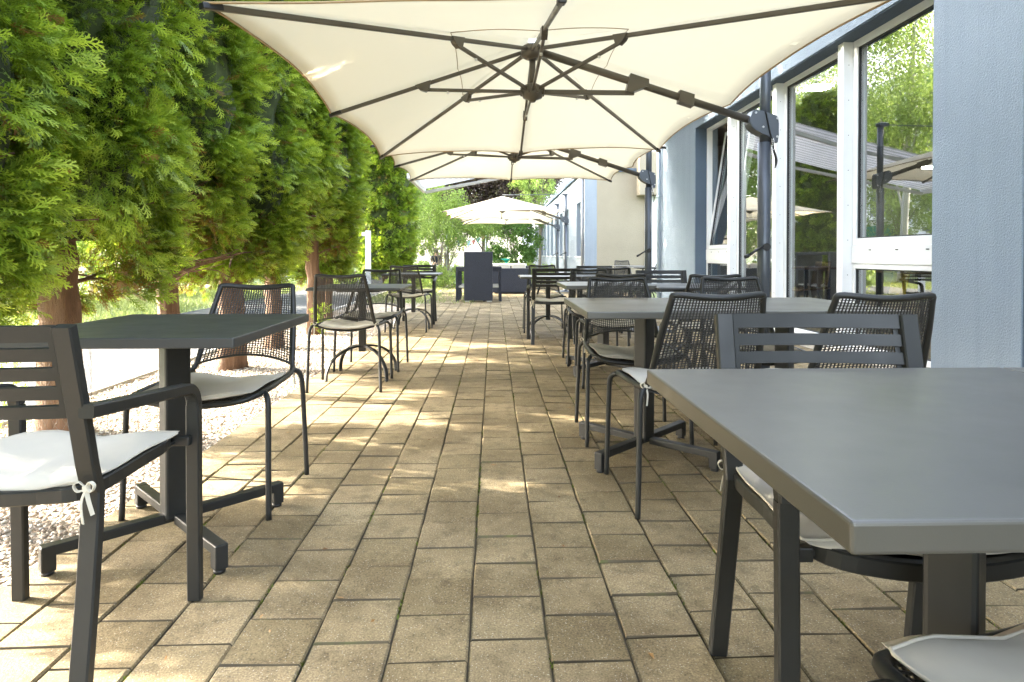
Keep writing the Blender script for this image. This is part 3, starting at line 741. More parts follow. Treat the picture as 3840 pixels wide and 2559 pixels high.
# ------------------------------------------------------------------ foliage
def frond_template():
    """a flat thuja spray along +x: stem, side twigs, twiglets; (quads, 4, 3)"""
    q = []
    def seg(a, b, w0, w1):
        w0 *= 1.35; w1 *= 1.35
        d = np.array(b)-np.array(a); nrm = np.array([-d[1], d[0], 0]); nrm /= (np.linalg.norm(nrm)+1e-9)
        q.append([a-nrm*w0, a+nrm*w0, b+nrm*w1, b-nrm*w1])
    A = lambda x, y, z=0: np.array([x, y, z], float)
    seg(A(0, 0), A(.6, .01), .018, .02); seg(A(.6, .01), A(1, -.01), .024, .008)
    for k in range(7):
        s = 1 if k % 2 else -1; x = .12+.115*k; l = (.46-.30*abs(k-2.2)/6)*.9; an = R(42-2*k)
        e = A(x+l*math.cos(an), s*l*math.sin(an), -.05*l); m = A(x, 0)*.5+e*.5
        seg(A(x, 0), e, .020, .009)
        for t, ss in ((.42, 1), (.7, -1)):
            p = A(x, 0)*(1-t)+e*t; l2 = l*.36*(1.1-t*.4); a2 = s*an+ss*R(38)
            seg(p, p+A(l2*math.cos(a2), l2*math.sin(a2)), .019, .008)
    return np.array(q)
FT = frond_template()
QT = (np.linalg.norm(FT.mean(1)[:, :2], axis=1)-.55)*.42      # young tips are paler than the older wood side
def orient(dirs, roll):
    d = dirs/np.linalg.norm(dirs, axis=1, keepdims=True); up = np.tile(np.array([0, 0, 1.0]), (len(d), 1)); up[np.abs(d[:, 2]) > .96] = (1, 0, 0)
    s = np.cross(up, d); s /= np.linalg.norm(s, axis=1, keepdims=True); u = np.cross(d, s)
    c, sn = np.cos(roll)[:, None], np.sin(roll)[:, None]
    return np.stack([d, s*c+u*sn, u*c-s*sn], 2)      # columns
def scatter(tpl, pos, M3, size):
    v = np.einsum('nij,qkj->nqki', M3, tpl)*size[:, None, None, None]+pos[:, None, None, :]
    return v.reshape(-1, 3)
def thuja_crown(seed, H, zb, rmax, nclump, per, fsize, lift=.42):
    g = np.random.default_rng(seed)
    def prof(z):
        t = (z-zb)/(H-zb)
        return rmax*np.where(t < .10, .72+2.8*t, np.where(t < .76, 1.0, np.sqrt(np.clip(1-((t-.76)/.26)**2, .02, 1))))
    ac = g.uniform(0, 2*math.pi, nclump); zlo = zb+lift*(.5+.5*np.cos(ac))**1.5; zc = zlo+(H-zlo)*g.random(nclump)**1.2; rc = prof(zc)*g.uniform(.74, 1.08, nclump)
    cs = g.uniform(.10, .19, nclump); ct = np.clip(g.normal(.42, .20, nclump), 0, 1); ca = g.normal(-.15, .35, nclump)
    idx = np.repeat(np.arange(nclump), per); m = len(idx)
    off = g.normal(0, 1, (m, 3)); off /= np.linalg.norm(off, axis=1, keepdims=True); off *= g.random((m, 1))**.45*cs[idx][:, None]
    base = np.stack([np.cos(ac)*rc, np.sin(ac)*rc, zc], 1)[idx]
    pos = base+off*np.array([1, 1, 1.05])
    rad = np.stack([np.cos(ac), np.sin(ac), np.zeros(nclump)], 1)[idx]
    tang = np.stack([-np.sin(ac), np.cos(ac), np.zeros(nclump)], 1)[idx]
    dirs = rad*.8+off/cs[idx][:, None]*.8+np.array([0, 0, 1])*(ca[idx]-.05)[:, None]+tang*g.normal(0, .3, (m, 1))
    dirs += g.normal(0, .22, (m, 3))
    size = fsize*g.uniform(.65, 1.25, m); pos = pos-dirs/np.linalg.norm(dirs, axis=1, keepdims=True)*size[:, None]*.6
    M3 = orient(dirs, g.normal(0, .8, m))
    v = scatter(FT, pos, M3, size); nq = len(FT)
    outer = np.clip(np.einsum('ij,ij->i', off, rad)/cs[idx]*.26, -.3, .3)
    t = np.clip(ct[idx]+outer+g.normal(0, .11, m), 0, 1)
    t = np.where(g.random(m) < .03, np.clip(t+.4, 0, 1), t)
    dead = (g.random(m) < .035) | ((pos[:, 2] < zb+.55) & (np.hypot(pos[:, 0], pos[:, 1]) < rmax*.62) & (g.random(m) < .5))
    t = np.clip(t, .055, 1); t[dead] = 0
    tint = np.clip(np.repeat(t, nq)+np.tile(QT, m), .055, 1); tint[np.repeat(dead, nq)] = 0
    f = np.arange(len(v)).reshape(-1, 4)
    # ragged inner twig mass, made opaque and wide to stop the sun
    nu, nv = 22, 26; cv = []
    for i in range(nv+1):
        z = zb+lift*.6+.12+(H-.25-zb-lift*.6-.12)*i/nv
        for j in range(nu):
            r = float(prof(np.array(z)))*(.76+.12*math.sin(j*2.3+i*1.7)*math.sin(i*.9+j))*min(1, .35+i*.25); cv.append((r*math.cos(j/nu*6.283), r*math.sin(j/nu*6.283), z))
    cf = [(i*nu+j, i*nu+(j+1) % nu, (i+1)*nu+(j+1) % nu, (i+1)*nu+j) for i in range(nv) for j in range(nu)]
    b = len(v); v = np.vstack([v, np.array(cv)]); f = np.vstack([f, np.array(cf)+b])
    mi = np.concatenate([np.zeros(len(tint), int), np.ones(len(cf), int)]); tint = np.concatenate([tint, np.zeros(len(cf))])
    return v, f, tint, mi
def trunk_mb(r0, r1, h, lean, seed, n=26, flare=1.22):
    g = random.Random(seed); mb = MB(); pts = []; sc = []
    for i in range(n+1):
        t = i/n; pts.append((lean[0]*t+g.gauss(0, .008), lean[1]*t+g.gauss(0, .008), -.05+(h+.05)*t)); sc.append((1+(flare-1)*math.exp(-t*14))*(1-t)+r1/r0*t+g.uniform(-.04, .04))
    prof = [(r0*(1+.10*math.sin(3*a+seed)+.05*math.sin(7*a))*math.cos(a), r0*(1+.10*math.sin(3*a+seed)+.05*math.sin(7*a))*math.sin(a)) for a in [k/28*6.283 for k in range(28)]]
    mb.sweep(pts, prof, scale=sc)
    for v in mb.bm.verts:
        a = math.atan2(v.co.y, v.co.x); k = 1+.035*math.sin(a*13+v.co.z*5+seed)+.03*math.sin(a*19-v.co.z*9)+g.uniform(-.015, .015); v.co.x *= k; v.co.y *= k
    return mb, pts
def limbs(mb, g, pts, z0, z1, k, ln, r):
    for _ in range(k):
        z = g.uniform(z0, z1); i = min(range(len(pts)), key=lambda q: abs(pts[q][2]-z)); p = Vector(pts[i]); a = g.uniform(0, 6.283); l = ln*g.uniform(.5, 1.2)
        d = Vector((math.cos(a), math.sin(a), g.uniform(-.1, .5)))
        c = [p, p+d*l*.35+Vector((0, 0, g.uniform(-.05, .05))), p+d*l*.7+Vector((g.gauss(0, .05), g.gauss(0, .05), .03)), p+d*l+Vector((g.gauss(0, .1), g.gauss(0, .1), .08))]
        rr = r*g.uniform(.6, 1.2); cc = catmull(c, 3); mb.tube(cc, rr, 6, scale=[1-.75*q/(len(cc)-1) for q in range(len(cc))])
        for _k in range(3):
            q = cc[g.randrange(3, len(cc))]; e = q+Vector((g.gauss(0, .12), g.gauss(0, .12), g.gauss(0, .08))); mb.tube([q, (q+e)/2+Vector((0, 0, .02)), e], rr*.35, 4)
crowns = []
for k, (H, zb, rm) in enumerate(((7.4, .64, .61), (7.9, .72, .59), (7.2, .70, .62))):
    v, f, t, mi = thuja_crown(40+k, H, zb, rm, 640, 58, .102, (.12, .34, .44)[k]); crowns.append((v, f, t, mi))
GT_ = 'clipped thuja trees in a row'
cm = []
specs = [(-2.4, -3.15, 2, .1, 'unseen thuja added for shade, fourth outside the left edge'), (-2.36, -2.05, 0, .1, 'unseen thuja added for shade, third outside the left edge'), (-2.4, -.95, 1, .1, 'unseen thuja added for shade, second outside the left edge'), (-2.36, .15, 0, .1, 'unseen thuja added for shade, first outside the left edge'),  # out of view, added to keep sun off the near terrace
         (-2.36, 1.25, 1, .11, 'unseen thuja beside the left edge, included for its shadow'), (-2.38, 2.5, 0, .11, 'thuja with drooping sprays at the left edge, trunk out of view'),  # the first of these stands out of view and only casts shadow
         (-2.40, 3.62, 2, .112, 'thuja with the thick trunk wrapped in wire netting behind the dark foreground table'),
         (-2.36, 4.72, 1, .082, 'thuja whose trunk stands straight above the dark foreground table column'),
         (-2.33, 5.70, 0, .118, 'thuja with its trunk seen through the backrest of the near left mesh chair'),
         (-2.36, 6.92, 2, .09, 'thuja between the two left tables, trunk behind the mesh chair edge'),
         (-2.28, 8.15, 1, .095, 'thuja with the pale trunk by the second left table'),
         (-2.52, 9.35, 0, .085, 'last thuja of the row, with a twin trunk beside the white post')]
for i, (x, y, k, r, lab) in enumerate(specs):
    root = thing('thuja_tree', lab, 'tree', (x, y, 0), math.atan2(-y, -x)+rnd.uniform(-.35, .35), GT_)
    mb, pts = trunk_mb(r*.92, r*.5, 3.2, (rnd.uniform(-.1, .1), rnd.uniform(-.1, .1)), i+3)
    limbs(mb, random.Random(i), pts, .75, 1.5, 9, .5, .016)
    if i == 11:
        m2, p2 = trunk_mb(.055, .03, 2.4, (.1, .05), 31); m2.bm.transform(Matrix.Translation((.16, .12, 0)))
        tmp = bpy.data.meshes.new('tmp'); m2.bm.to_mesh(tmp); mb.bm.from_mesh(tmp); m2.bm.free(); bpy.data.meshes.remove(tmp)
    mb.done('trunk', M['bark'], root)
    if i == 6:
        mb = MB()
        for a in range(16):
            for s in (-1, 1):
                mb.tube([(.128*math.cos(a/16*6.283+s*h*4.2), .128*math.sin(a/16*6.283+s*h*4.2), .02+h) for h in [q*.045 for q in range(13)]], .0008, 4, )
        mb.done('wire_netting', plain('rusty_wire', (.16, .13, .10), .6), root)
    if len(cm) <= k or cm[k] is None:
        while len(cm) <= k: cm.append(None)
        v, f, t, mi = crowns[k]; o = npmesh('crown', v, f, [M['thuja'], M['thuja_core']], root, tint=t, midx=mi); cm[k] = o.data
    else:
        o = link(bpy.data.objects.new('crown', cm[k]), root)
    s = rnd.uniform(.95, 1.05) if i < 11 else .84; o.scale = (s, s, rnd.uniform(.98, 1.04)); o.location = (0, 0, {7: .28, 8: .08, 9: .45, 10: .2}.get(i, 0))
# young shoots at the feet of two trunks
def tuft(x, y, h, n, lab, seed):
    g = np.random.default_rng(seed); m = n; a = g.uniform(0, 6.283, m); z = h*g.random(m)
    pos = np.stack([.05*np.cos(a)*g.random(m), .05*np.sin(a)*g.random(m), z], 1); d = np.stack([np.cos(a), np.sin(a), g.uniform(.2, 1.2, m)], 1)
    v = scatter(FT, pos, orient(d, g.normal(0, 1, m)), .11*g.uniform(.6, 1.2, m))
    o = npmesh('thuja_shoot', v, np.arange(len(v)).reshape(-1, 4), M['thuja'], tint=np.repeat(np.clip(g.normal(.6, .2, m), 0, 1), len(FT))); o.location = (x, y, 0)
    tag(o, lab, 'plant', 'young thuja shoots')
tuft(-2.15, 8.0, .34, 60, 'bushy young shoot at the foot of the pale thuja trunk', 5)
tuft(-2.62, 3.5, .55, 70, 'thin young shoot left of the netted thuja trunk', 6)
# free-standing rounded thuja beyond the row
root = thing('rounded_thuja', 'big rounded thuja standing alone behind the white post', 'tree', (-3.36, 20.0, 0))
v, f, t, mi = thuja_crown(77, 6.2, .38, .92, 900, 56, .125, 0)
npmesh('crown', v, f, [M['thuja'], M['thuja_core']], root, tint=np.where(t > 0, np.clip(t*.95, .055, 1), 0), midx=mi); mb, p = trunk_mb(.11, .05, 3, (0, 0), 8); mb.done('trunk', M['bark'], root)

LEAF = np.array([[[0, 0, 0], [.45, -.28, .03], [1, 0, 0], [.45, .28, .03]]], float)
def leafy(name, label, cat, x, y, blobs, n, size, mat, trunk=None, stems=0, group=None, seed=1, shell=.35, drop=.0):
    """blobs: (dx, dy, z, rx, ry, rz); leaves fill each blob, denser to its outside"""
    g = np.random.default_rng(seed); gr = random.Random(seed)
    root = thing(name, label, cat, (x, y, 0), 0, group)
    B_ = np.array(blobs, float); vol = B_[:, 3]*B_[:, 4]*B_[:, 5]; pr = vol**.67; pr /= pr.sum()
    # sub-clumps give light and dark tufts with gaps between
    nc = max(12, int(n/70)); bi = g.choice(len(B_), nc, p=pr); u = g.normal(0, 1, (nc, 3)); u /= np.linalg.norm(u, axis=1, keepdims=True); u *= (g.random((nc, 1))**shell)
    cc = B_[bi, :3]+u*B_[bi, 3:6]; csz = (vol[bi]**(1/3))*g.uniform(.14, .30, nc); ctn = np.clip(g.normal(.48, .2, nc), 0, 1)
    ii = g.integers(0, nc, n); o = g.normal(0, .55, (n, 3)); pos = cc[ii]+o*csz[ii][:, None]
    pos[:, 2] = np.maximum(pos[:, 2], .03)
    d = g.normal(0, 1, (n, 3))+np.array([0, 0, -drop]); sz = size*g.uniform(.6, 1.3, n)
    vv = scatter(LEAF, pos, orient(d, g.uniform(0, 6.28, n)), sz)
    t = np.clip(ctn[ii]+g.normal(0, .14, n)+o[:, 2]*.08, 0, 1)
    npmesh('crown', vv, np.arange(len(vv)).reshape(-1, 4), mat, root, tint=t)
    if trunk:
        r, h, tm = trunk; mb, pts = trunk_mb(r, r*.35, h, (gr.uniform(-.3, .3), gr.uniform(-.3, .3)), seed)
        for k in range(14):
            c = cc[gr.randrange(nc)]; p = Vector(pts[gr.randrange(5, len(pts))]); q = Vector(c); mid = (p+q)/2+Vector((0, 0, .12*(q-p).length))
            cv = catmull([p, mid, q], 4); mb.tube(cv, r*.3, 6, scale=[1-.8*i/(len(cv)-1) for i in range(len(cv))])
        mb.done('trunk', tm, root)
    if stems:
        mb = MB()
        for k in range(stems):
            c = cc[gr.randrange(nc)]; p = Vector((gr.gauss(0, .12), gr.gauss(0, .12), -.04)); q = Vector(c); cv = catmull([p, p*.6+q*.4+Vector((0, 0, .25*q.z)), q], 4)
            mb.tube(cv, .016, 5, scale=[1-.7*i/(len(cv)-1) for i in range(len(cv))])
        mb.done('stem', M['bark_grey'], root)
    return root

# background greenery
leafy('light_shrub', 'tall pale green shrub with bare stems left of the wicker table', 'shrub', -1.95, 24, [(-.3, 0, 2.3, 1.2, 1.0, 1.0), (.7, 0, 1.9, 1.0, .9, .8), (1.6, .2, 2.1, .8, .8, .5), (-1.0, .3, 1.7, .7, .7, .8), (.1, 0, 3.0, .8, .8, .6)], 20000, .075, M['leaf_light'], stems=30, seed=3)
leafy('vine_shrub', 'leafy bush with upright stems on the right beneath the farthest umbrella', 'shrub', 1.05, 26, [(0, 0, 2.2, 1.05, .9, .9), (-.6, 0, 2.6, .8, .8, .6), (.5, 0, 1.4, .55, .6, .8), (.0, 0, .9, .8, .7, .5), (-.9, .3, 1.0, .5, .5, .6)], 14000, .09, M['leaf_mid'], stems=26, seed=4)
leafy('copper_beech', 'dark purple-leaved tree above the third umbrella', 'tree', -.6, 42, [(-1.9, 0, 5.4, 3.2, 2.6, 1.8), (1.8, 0, 5.9, 2.8, 2.6, 2.2), (0, 0, 7.4, 3.4, 3, 2.2), (-.4, 0, 3.4, 2.0, 2, 1.2), (1.9, 0, 3.2, 1.3, 1.5, 1.0), (3.4, 0, 6.2, 1.6, 1.6, 1.5)], 80000, .17, M['leaf_copper'], trunk=(.22, 6, M['bark_grey']), seed=5)
leafy('slim_tree', 'light green young tree in front of the white building', 'tree', 2.75, 38, [(0, 0, 4.2, 1.3, 1.2, 1.1), (-.7, 0, 5.4, 1.0, 1, .9), (.5, 0, 5.9, .8, .8, .9), (.2, 0, 3.2, .7, .7, .5)], 6500, .12, M['leaf_light'], trunk=(.08, 5, M['bark_grey']), seed=6)
GB = 'pale green trees beyond the lawn'
for k, (x, y, h, lab) in enumerate(((-5.2, 34, 7.5, 'pale green tree beside the single rounded thuja, above the shrub'), (-7.6, 40, 10, 'tall pale tree showing between the thuja row and the rounded thuja'), (-3.4, 46, 9.0, 'soft green tree left of the purple-leaved one'), (-12.5, 30, 10, 'pale tree mostly hidden behind the middle of the thuja row'), (-8.4, 11.8, 10, 'leafy tree added behind the last two thujas to shade the wall'), (-8.8, 15.6, 11, 'leafy tree added across the path to shade the far end of the wall'))):
    leafy('deciduous_tree', lab, 'tree', x, y, [(0, 0, h*.62, h*.26, h*.26, h*.3), (h*.12, 0, h*.4, h*.2, h*.2, h*.16), (-h*.13, .3, h*.42, h*.2, h*.2, h*.17), (0, 0, h*.2, h*.17, h*.17, h*.15)], 15000 if k < 4 else 45000, .15, M['leaf_light'], trunk=(.16, h*.75, M['bark_grey']), group=GB, seed=20+k)  # last two trees are added to shade the facade, hence the denser leaves
GB2 = 'birches behind the thuja row'
for k, (x, y, h, lab) in enumerate(((-6.8, 27.3, 11.5, 'birch with white trunk mirrored in the windows'), (-7.2, 22.0, 11, 'birch mirrored at the upper edge of the large panes'), (-7.6, 34.0, 12, 'birch farthest along the path, seen between thuja row and rounded thuja'))):
    leafy('birch_tree', lab, 'tree', x, y, [(0, 0, h*.66, 2.0, 2.6, 2.8), (1.0, .9, h*.50, 1.4, 1.8, 1.5), (-1.0, -.9, h*.48, 1.5, 1.9, 1.5), (.2, .6, h*.88, 1.3, 1.5, 1.4)], 36000, .105, M['leaf_light'], trunk=(.13, h*.9, M['bark_birch']), group=GB2, seed=30+k, drop=.6)
GH = 'bramble bushes along the lawn'
for k, (x, y, lab) in enumerate(((-9.6, 5.2, 'dark bramble bush at the far left behind the netted trunk'), (-9.9, 9.0, 'bramble bush right of the netted trunk, beyond the grass'), (-9.7, 13.0, 'bramble bush beyond the path behind the second thuja trunk'), (-9.5, 17.5, 'bramble bush at the far end of the grass verge'), (-9.0, 23, 'bramble bush glimpsed between far thuja trunks'))):
    leafy('bramble_bush', lab, 'bush', x, y, [(0, 0, .7, 1.0, 2.2, .6), (-.4, .8, 1.1, .8, 1.2, .6), (-.2, -1.0, .9, .8, 1.1, .6)], 7000, .085, M['leaf_blue'], group=GH, seed=50+k)
GF = 'low plants at the end of the terrace'
for k, (x, y, s, lab) in enumerate(((-1.55, 19.5, 1.0, 'low leafy plants left of the wicker stools'), (-2.2, 16.4, .8, 'low green clump behind the farthest left chairs'), (-.7, 20.8, 1.0, 'leafy clump right behind the wicker table'), (1.75, 23.5, .9, 'small pale plant by the annex wall under the far umbrella'), (-3.0, 23, 1.2, 'flowering weeds around the seated person'), (.6, 22.3, .8, 'low plants behind the wicker sofa'), (-4.6, 20, 1.2, 'low bush left of the rounded thuja'))):
    leafy('low_plant', lab, 'plant', x, y, [(0, 0, .28*s, .75*s, .6, .28*s), (.3, .2, .5*s, .4*s, .4, .25*s), (-.35, .1, .45*s, .35*s, .4, .3*s)], 3500, .06, M['leaf_light'] if k != 2 else M['leaf_mid'], stems=8, group=GF, seed=70+k)
blades('weeds', -1.75, -.4, 12.9, 20, 2200, .10)
blades('verge_grass', -2.85, -1.5, 13.2, 22, 6000, .10)
sheet('earth_bed', -2.9, 13.2, -1.47, 22, -.02, plain('dry_earth', (.46, .38, .27), .95, 0, .3, 5, .4, 80))

# ------------------------------------------------------------------ restaurant building
bld = thing('restaurant_building', 'blue-grey stucco building with white framed windows along the right side', 'building', (3.5, 6, 0))
def part(mb, name, mat, par=bld):
    o = mb.done(name, mat, None); o.parent = par
    off = Vector((0, 0, 0)); q = par
    while q: off += q.location; q = q.parent
    o.data.transform(Matrix.Translation(-off)); return o
def wallbox(mb, x0, x1, y0, y1, z0, z1, bev=0): return mb.box(((x0+x1)/2, (y0+y1)/2, (z0+z1)/2), (x1-x0, y1-y0, z1-z0), bev=bev)
WY0, WY1, WZ = 4.985, 10.985, 3.19
mb = MB()
wallbox(mb, 3.5, 3.9, WY1, 13.4, -.4, 4.6); wallbox(mb, 3.5, 3.9, 4.12, WY0, -.4, 4.6)
wallbox(mb, 3.502, 3.9, WY0, WY1, WZ, 4.598); wallbox(mb, 3.502, 3.9, .4, 4.12, WZ, 4.598); wallbox(mb, 3.5, 3.9, -6, .4, -.4, 4.6)
wallbox(mb, 3.9, 12, 13.0, 13.39, -.4, 4.59); wallbox(mb, 3.52, 12, -6, 13.38, 4.602, 4.8)
part(mb, 'wall', M['stucco'])
mb = MB()
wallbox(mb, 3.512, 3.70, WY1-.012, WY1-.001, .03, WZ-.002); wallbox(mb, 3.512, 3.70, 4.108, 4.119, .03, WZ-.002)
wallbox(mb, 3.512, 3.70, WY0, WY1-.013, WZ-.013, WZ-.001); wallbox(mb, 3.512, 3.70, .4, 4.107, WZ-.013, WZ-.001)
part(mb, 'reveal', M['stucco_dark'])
mb = MB(); wallbox(mb, 3.52, 3.9, WY0, WY1, -.4, .03); wallbox(mb, 3.52, 3.9, .4, 4.12, -.4, .03); part(mb, 'plinth', M['kerb'])
zt = WZ-.014
def post(y):
    mb = MB(); wallbox(mb, 3.60, 3.80, y-.055, y+.055, .03, zt, .003); o = part(mb, 'window_post', M['white'])
    mb = MB()
    for k in range(8): mb.cyl((3.598, y-.02, .5+k*.36), .004, .005, 8, 'X'); mb.cyl((3.655, y-.0565, .42+k*.36), .004, .005, 8, 'Y')
    part(mb, 'screw', M['gasket'], o)
for y in (6.525, 8.085, 9.655): post(y)
def glazing(name, y0, y1, z0, z1, fw=.062, par=bld, x=3.70, sash=False):
    """white frame with gasket and pane, y0<y1, opening in the plane x"""
    mb = MB(); d = .09
    for a, b, c, e in ((y0, y0+fw, z0, z1), (y1-fw, y1, z0, z1), (y0+fw, y1-fw, z0, z0+fw), (y0+fw, y1-fw, z1-fw, z1)): wallbox(mb, x, x+d, a, b, c, e, .003)
    o = part(mb, name, M['white'], par)
    mb = MB(); g = .012; i0, i1, k0, k1 = y0+fw, y1-fw, z0+fw, z1-fw
    for a, b, c, e in ((i0, i0+g, k0, k1), (i1-g, i1, k0, k1), (i0+g, i1-g, k0, k0+g), (i0+g, i1-g, k1-g, k1)): wallbox(mb, x+.014, x+.06, a, b, c, e)
    part(mb, 'gasket', M['gasket'], o)
    mb = MB(); wallbox(mb, x+.026, x+.044, i0+g*.5, i1-g*.5, k0+g*.5, k1-g*.5); part(mb, 'pane', M['glass'], o)
    return o
zb = .031
glazing('window', 6.581, 8.029, zb, zt); glazing('window', 8.141, 9.599, zb, zt)
glazing('window', WY0, 6.469, 1.08, zt, .075); glazing('window', WY0, 6.469, zb, .898, .05)
glazing('window', 9.711, WY1-.014, zb, .898, .05)
for y0, y1 in ((WY0, 6.469), (9.711, WY1-.014)):
    mb = MB(); wallbox(mb, 3.694, 3.80, y0, y1, .899, 1.079, .003); o = part(mb, 'transom', M['white'])
    mb = MB()
    for q in (.22, .5, .78): wallbox(mb, 3.691, 3.6935, y0+(y1-y0)*q-.02, y0+(y1-y0)*q+.02, 1.032, 1.041)
    part(mb, 'drain_slot', M['gasket'], o)
# fixed outer frame and the tilted-in sash of the open window
mb = MB()
y0, y1 = 9.711, WY1-.014
for a, b, c, e in ((y0, y0+.04, 1.08, zt), (y1-.04, y1, 1.08, zt), (y0+.04, y1-.04, zt-.04, zt)): wallbox(mb, 3.70, 3.79, a, b, c, e, .003)
part(mb, 'window', M['white'])
sash = glazing('open_sash', y0+.045, y1-.045, 1.085, zt-.05, .065)
Tm = Matrix.Translation((3.72, 0, 1.085)) @ Matrix.Rotation(R(8.5), 4, 'Y') @ Matrix.Translation((-3.72, 0, -1.085))
Tm = Matrix.Translation((-3.5, -6, 0)) @ Tm @ Matrix.Translation((3.5, 6, 0))
def xform(o):
    o.data.transform(Tm)
    for c in o.children: xform(c)
xform(sash)
sash['label'] = 'white sash tilted inward at its top'
mb = MB(); mb.ext((3.71, 9.80, 3.06), (3.80, 9.80, 3.05), (.03, .02), bev=.003).box((3.70, 9.78, 3.06), (.03, .03, .10), bev=.004); part(mb, 'stay_arm', plain('cream_plastic', (.62, .52, .34), .5))
for y0, y1 in ((2.3, 4.105), (.42, 2.2)): glazing('window', y0, y1, zb, zt, .07)
# downpipe
mb = MB(); mb.tube([(3.44, 13.16, 4.6), (3.44, 13.16, .0)], .042, 14)
for z in (.6, 2.2, 3.8): mb.cyl((3.44, 13.16, z), .048, .05, 14).box((3.475, 13.16, z), (.06, .02, .03))
part(mb, 'downpipe', plain('blue_grey_pipe', (.33, .40, .48), .45, .2))
# interior
mb = MB(); wallbox(mb, 3.95, 13, -2, 13.0, -.03, 0); part(mb, 'interior_floor', M['roomfloor'])
mb = MB(); wallbox(mb, 3.95, 13, -2, 13.0, 3.2, 3.26); part(mb, 'ceiling', M['room'])
mb = MB(); wallbox(mb, 12.8, 13, -2, 13.0, 0, 3.2); wallbox(mb, 3.95, 12.8, 12.75, 12.95, 0, 3.2); wallbox(mb, 3.95, 12.8, -2, -1.8, 0, 3.2); part(mb, 'interior_wall', M['room'])
GL = 'ceiling lamps inside the restaurant'
for x, y, z, lab in ((4.19, 8.14, 3.15, 'round white lamp seen high through the middle window'), (8.06, 11.5, 2.60, 'round lamp seen deeper inside through the right window'), (8.0, 5.0, 3.15, 'round ceiling lamp deep inside, hidden by the wall pier')):
    KL = .96; t = thing('ceiling_lamp', lab, 'lamp', (x*KL, y*KL, .986+(z-.986)*KL), 0, GL)
    MB().cyl((0, 0, 0), .15, .02, 28).done('diffuser', M['lamp'], t); mb = MB(); mb.cyl((0, 0, .02), .155, .018, 28).tube([(0, 0, .03), (0, 0, 3.2-z)], .006, 6); mb.done('fitting', M['chrome'], t)
GI = 'indoor tables behind the windows'
for k, (x, y, lab) in enumerate(((5.0, 6.9, 'wooden indoor table behind the middle window'), (4.9, 9.1, 'wooden indoor table behind the umbrella pole window'), (5.2, 5.2, 'wooden indoor table behind the lower right pane'), (6.8, 7.6, 'wooden indoor table deeper in the room'))):
    t = thing('indoor_table', lab, 'table', (x*.96, y, .06), 0, GI); MB().box((0, 0, .74), (.8, .8, .03), bev=.004).done('tabletop', M['wood'], t)
    for a in (-.34, .34):
        for b in (-.34, .34): MB().box((a, b, .3625), (.04, .04, .725)).done('leg', M['metal'], t)
GC = 'indoor shell chairs behind the windows'
for k, (x, y, rz, lab, mt) in enumerate(((4.55, 5.5, 100, 'dark indoor chair with splayed metal legs in the lower right pane', 'black'), (4.5, 6.95, 80, 'yellow indoor chair behind the middle window', 'yellow'), (4.6, 8.8, 95, 'brown indoor chair behind the window left of the pole', 'wood'), (5.9, 6.2, -90, 'yellow indoor chair deeper in the room', 'yellow'))):
    t = thing('indoor_chair', lab, 'chair', (x*.96, y, .06), R(rz), GC)
    MB().surf(lambda u, v: (.21*(2*u-1), -.2+.4*v, .45+.03*(2*u-1)**2-.02*v), 8, 6, thick=.012).done('seat', M[mt], t)
    MB().surf(lambda u, v: (.2*(2*u-1)*(1-.1*v), -.2-.08*v+.05*(2*u-1)**2, .47+.36*v), 8, 6, thick=.012).done('backrest', M[mt], t)
    for a in (-1, 1):
        for b in (-1, 1): MB().tube([(a*.08, b*.08, .44), (a*.22, b*.22, 0)], .009, 6).done('leg', M['chrome'], t)

KB = .96
bld.scale = (KB, KB, KB); bld.location = (3.5*KB, 6*KB, .986*(1-KB))
# ------------------------------------------------------------------ annex and beige wall
an = thing('annex_building', 'pale blue annex with a sloping row of windows running away behind the far umbrellas', 'building', (3.0, 20.9, 0))
AX, A0, A1, AH = 3.0, 20.88, 56.0, 3.72
wins = [(21.55, 22.95)]
y = 25.4
while y < 54: wins.append((y, y+1.25)); y += 2.2
mb = MB(); prev = A0
for a, b in wins:
    wallbox(mb, AX, AX+.4, prev, a, -.06, AH); wallbox(mb, AX+.002, AX+.4, a, b, 2.84, AH-.002); wallbox(mb, AX+.002, AX+.4, a, b, -.06, .94); prev = b
wallbox(mb, AX, AX+.4, prev, A1, -.06, AH)
part(mb, 'wall', M['pale'], an)
for i, (a, b) in enumerate(wins):
    mb = MB(); wallbox(mb, AX+.20, AX+.26, a, b, .94, 2.84); o = part(mb, 'window', M['bluewin'], an)
    mb = MB(); wallbox(mb, AX-.06, AX+.2, a-.04, b+.04, .915, .938); part(mb, 'sill', M['white'], o)
mb = MB(); wallbox(mb, AX-.08, AX+8, A0-.06, A1, AH+.003, AH+.12); part(mb, 'roof', M['stucco_dark'], an)
mb = MB(); mb.tube([(AX-.05, A0+.25, 3.7), (AX-.05, A0+.25, 0)], .045, 12); part(mb, 'downpipe', plain('zinc_pipe', (.30, .31, .33), .45, .3), an)
mb = MB(); wallbox(mb, AX+.401, 10, A0, A0+.3, -.06, 4.4); part(mb, 'end_wall', M['beige'], an)
mb = MB(); wallbox(mb, 4.70, 5.7, A0-.5, A0-.001, 2.93, 4.3, .01); part(mb, 'porch_box', M['beige'], an)
mb = MB(); wallbox(mb, 4.98, 5.9, A0-.05, A0-.002, 0, 2.92); part(mb, 'door', M['white'], an)
mb = MB()
tw = thing('white_building', 'tall white building rising above the annex roof', 'building', (3.0, 58, 0))
wallbox(mb, 2.55, 22, 57, 66, -.06, 13); part(mb, 'wall', M['whitewall'], tw)
for k in range(3):
    mb = MB(); wallbox(mb, 2.52, 2.549, 58.2+k*2.6, 59.6+k*2.6, 6.0, 8.6); part(mb, 'window', M['darkwin'], tw)
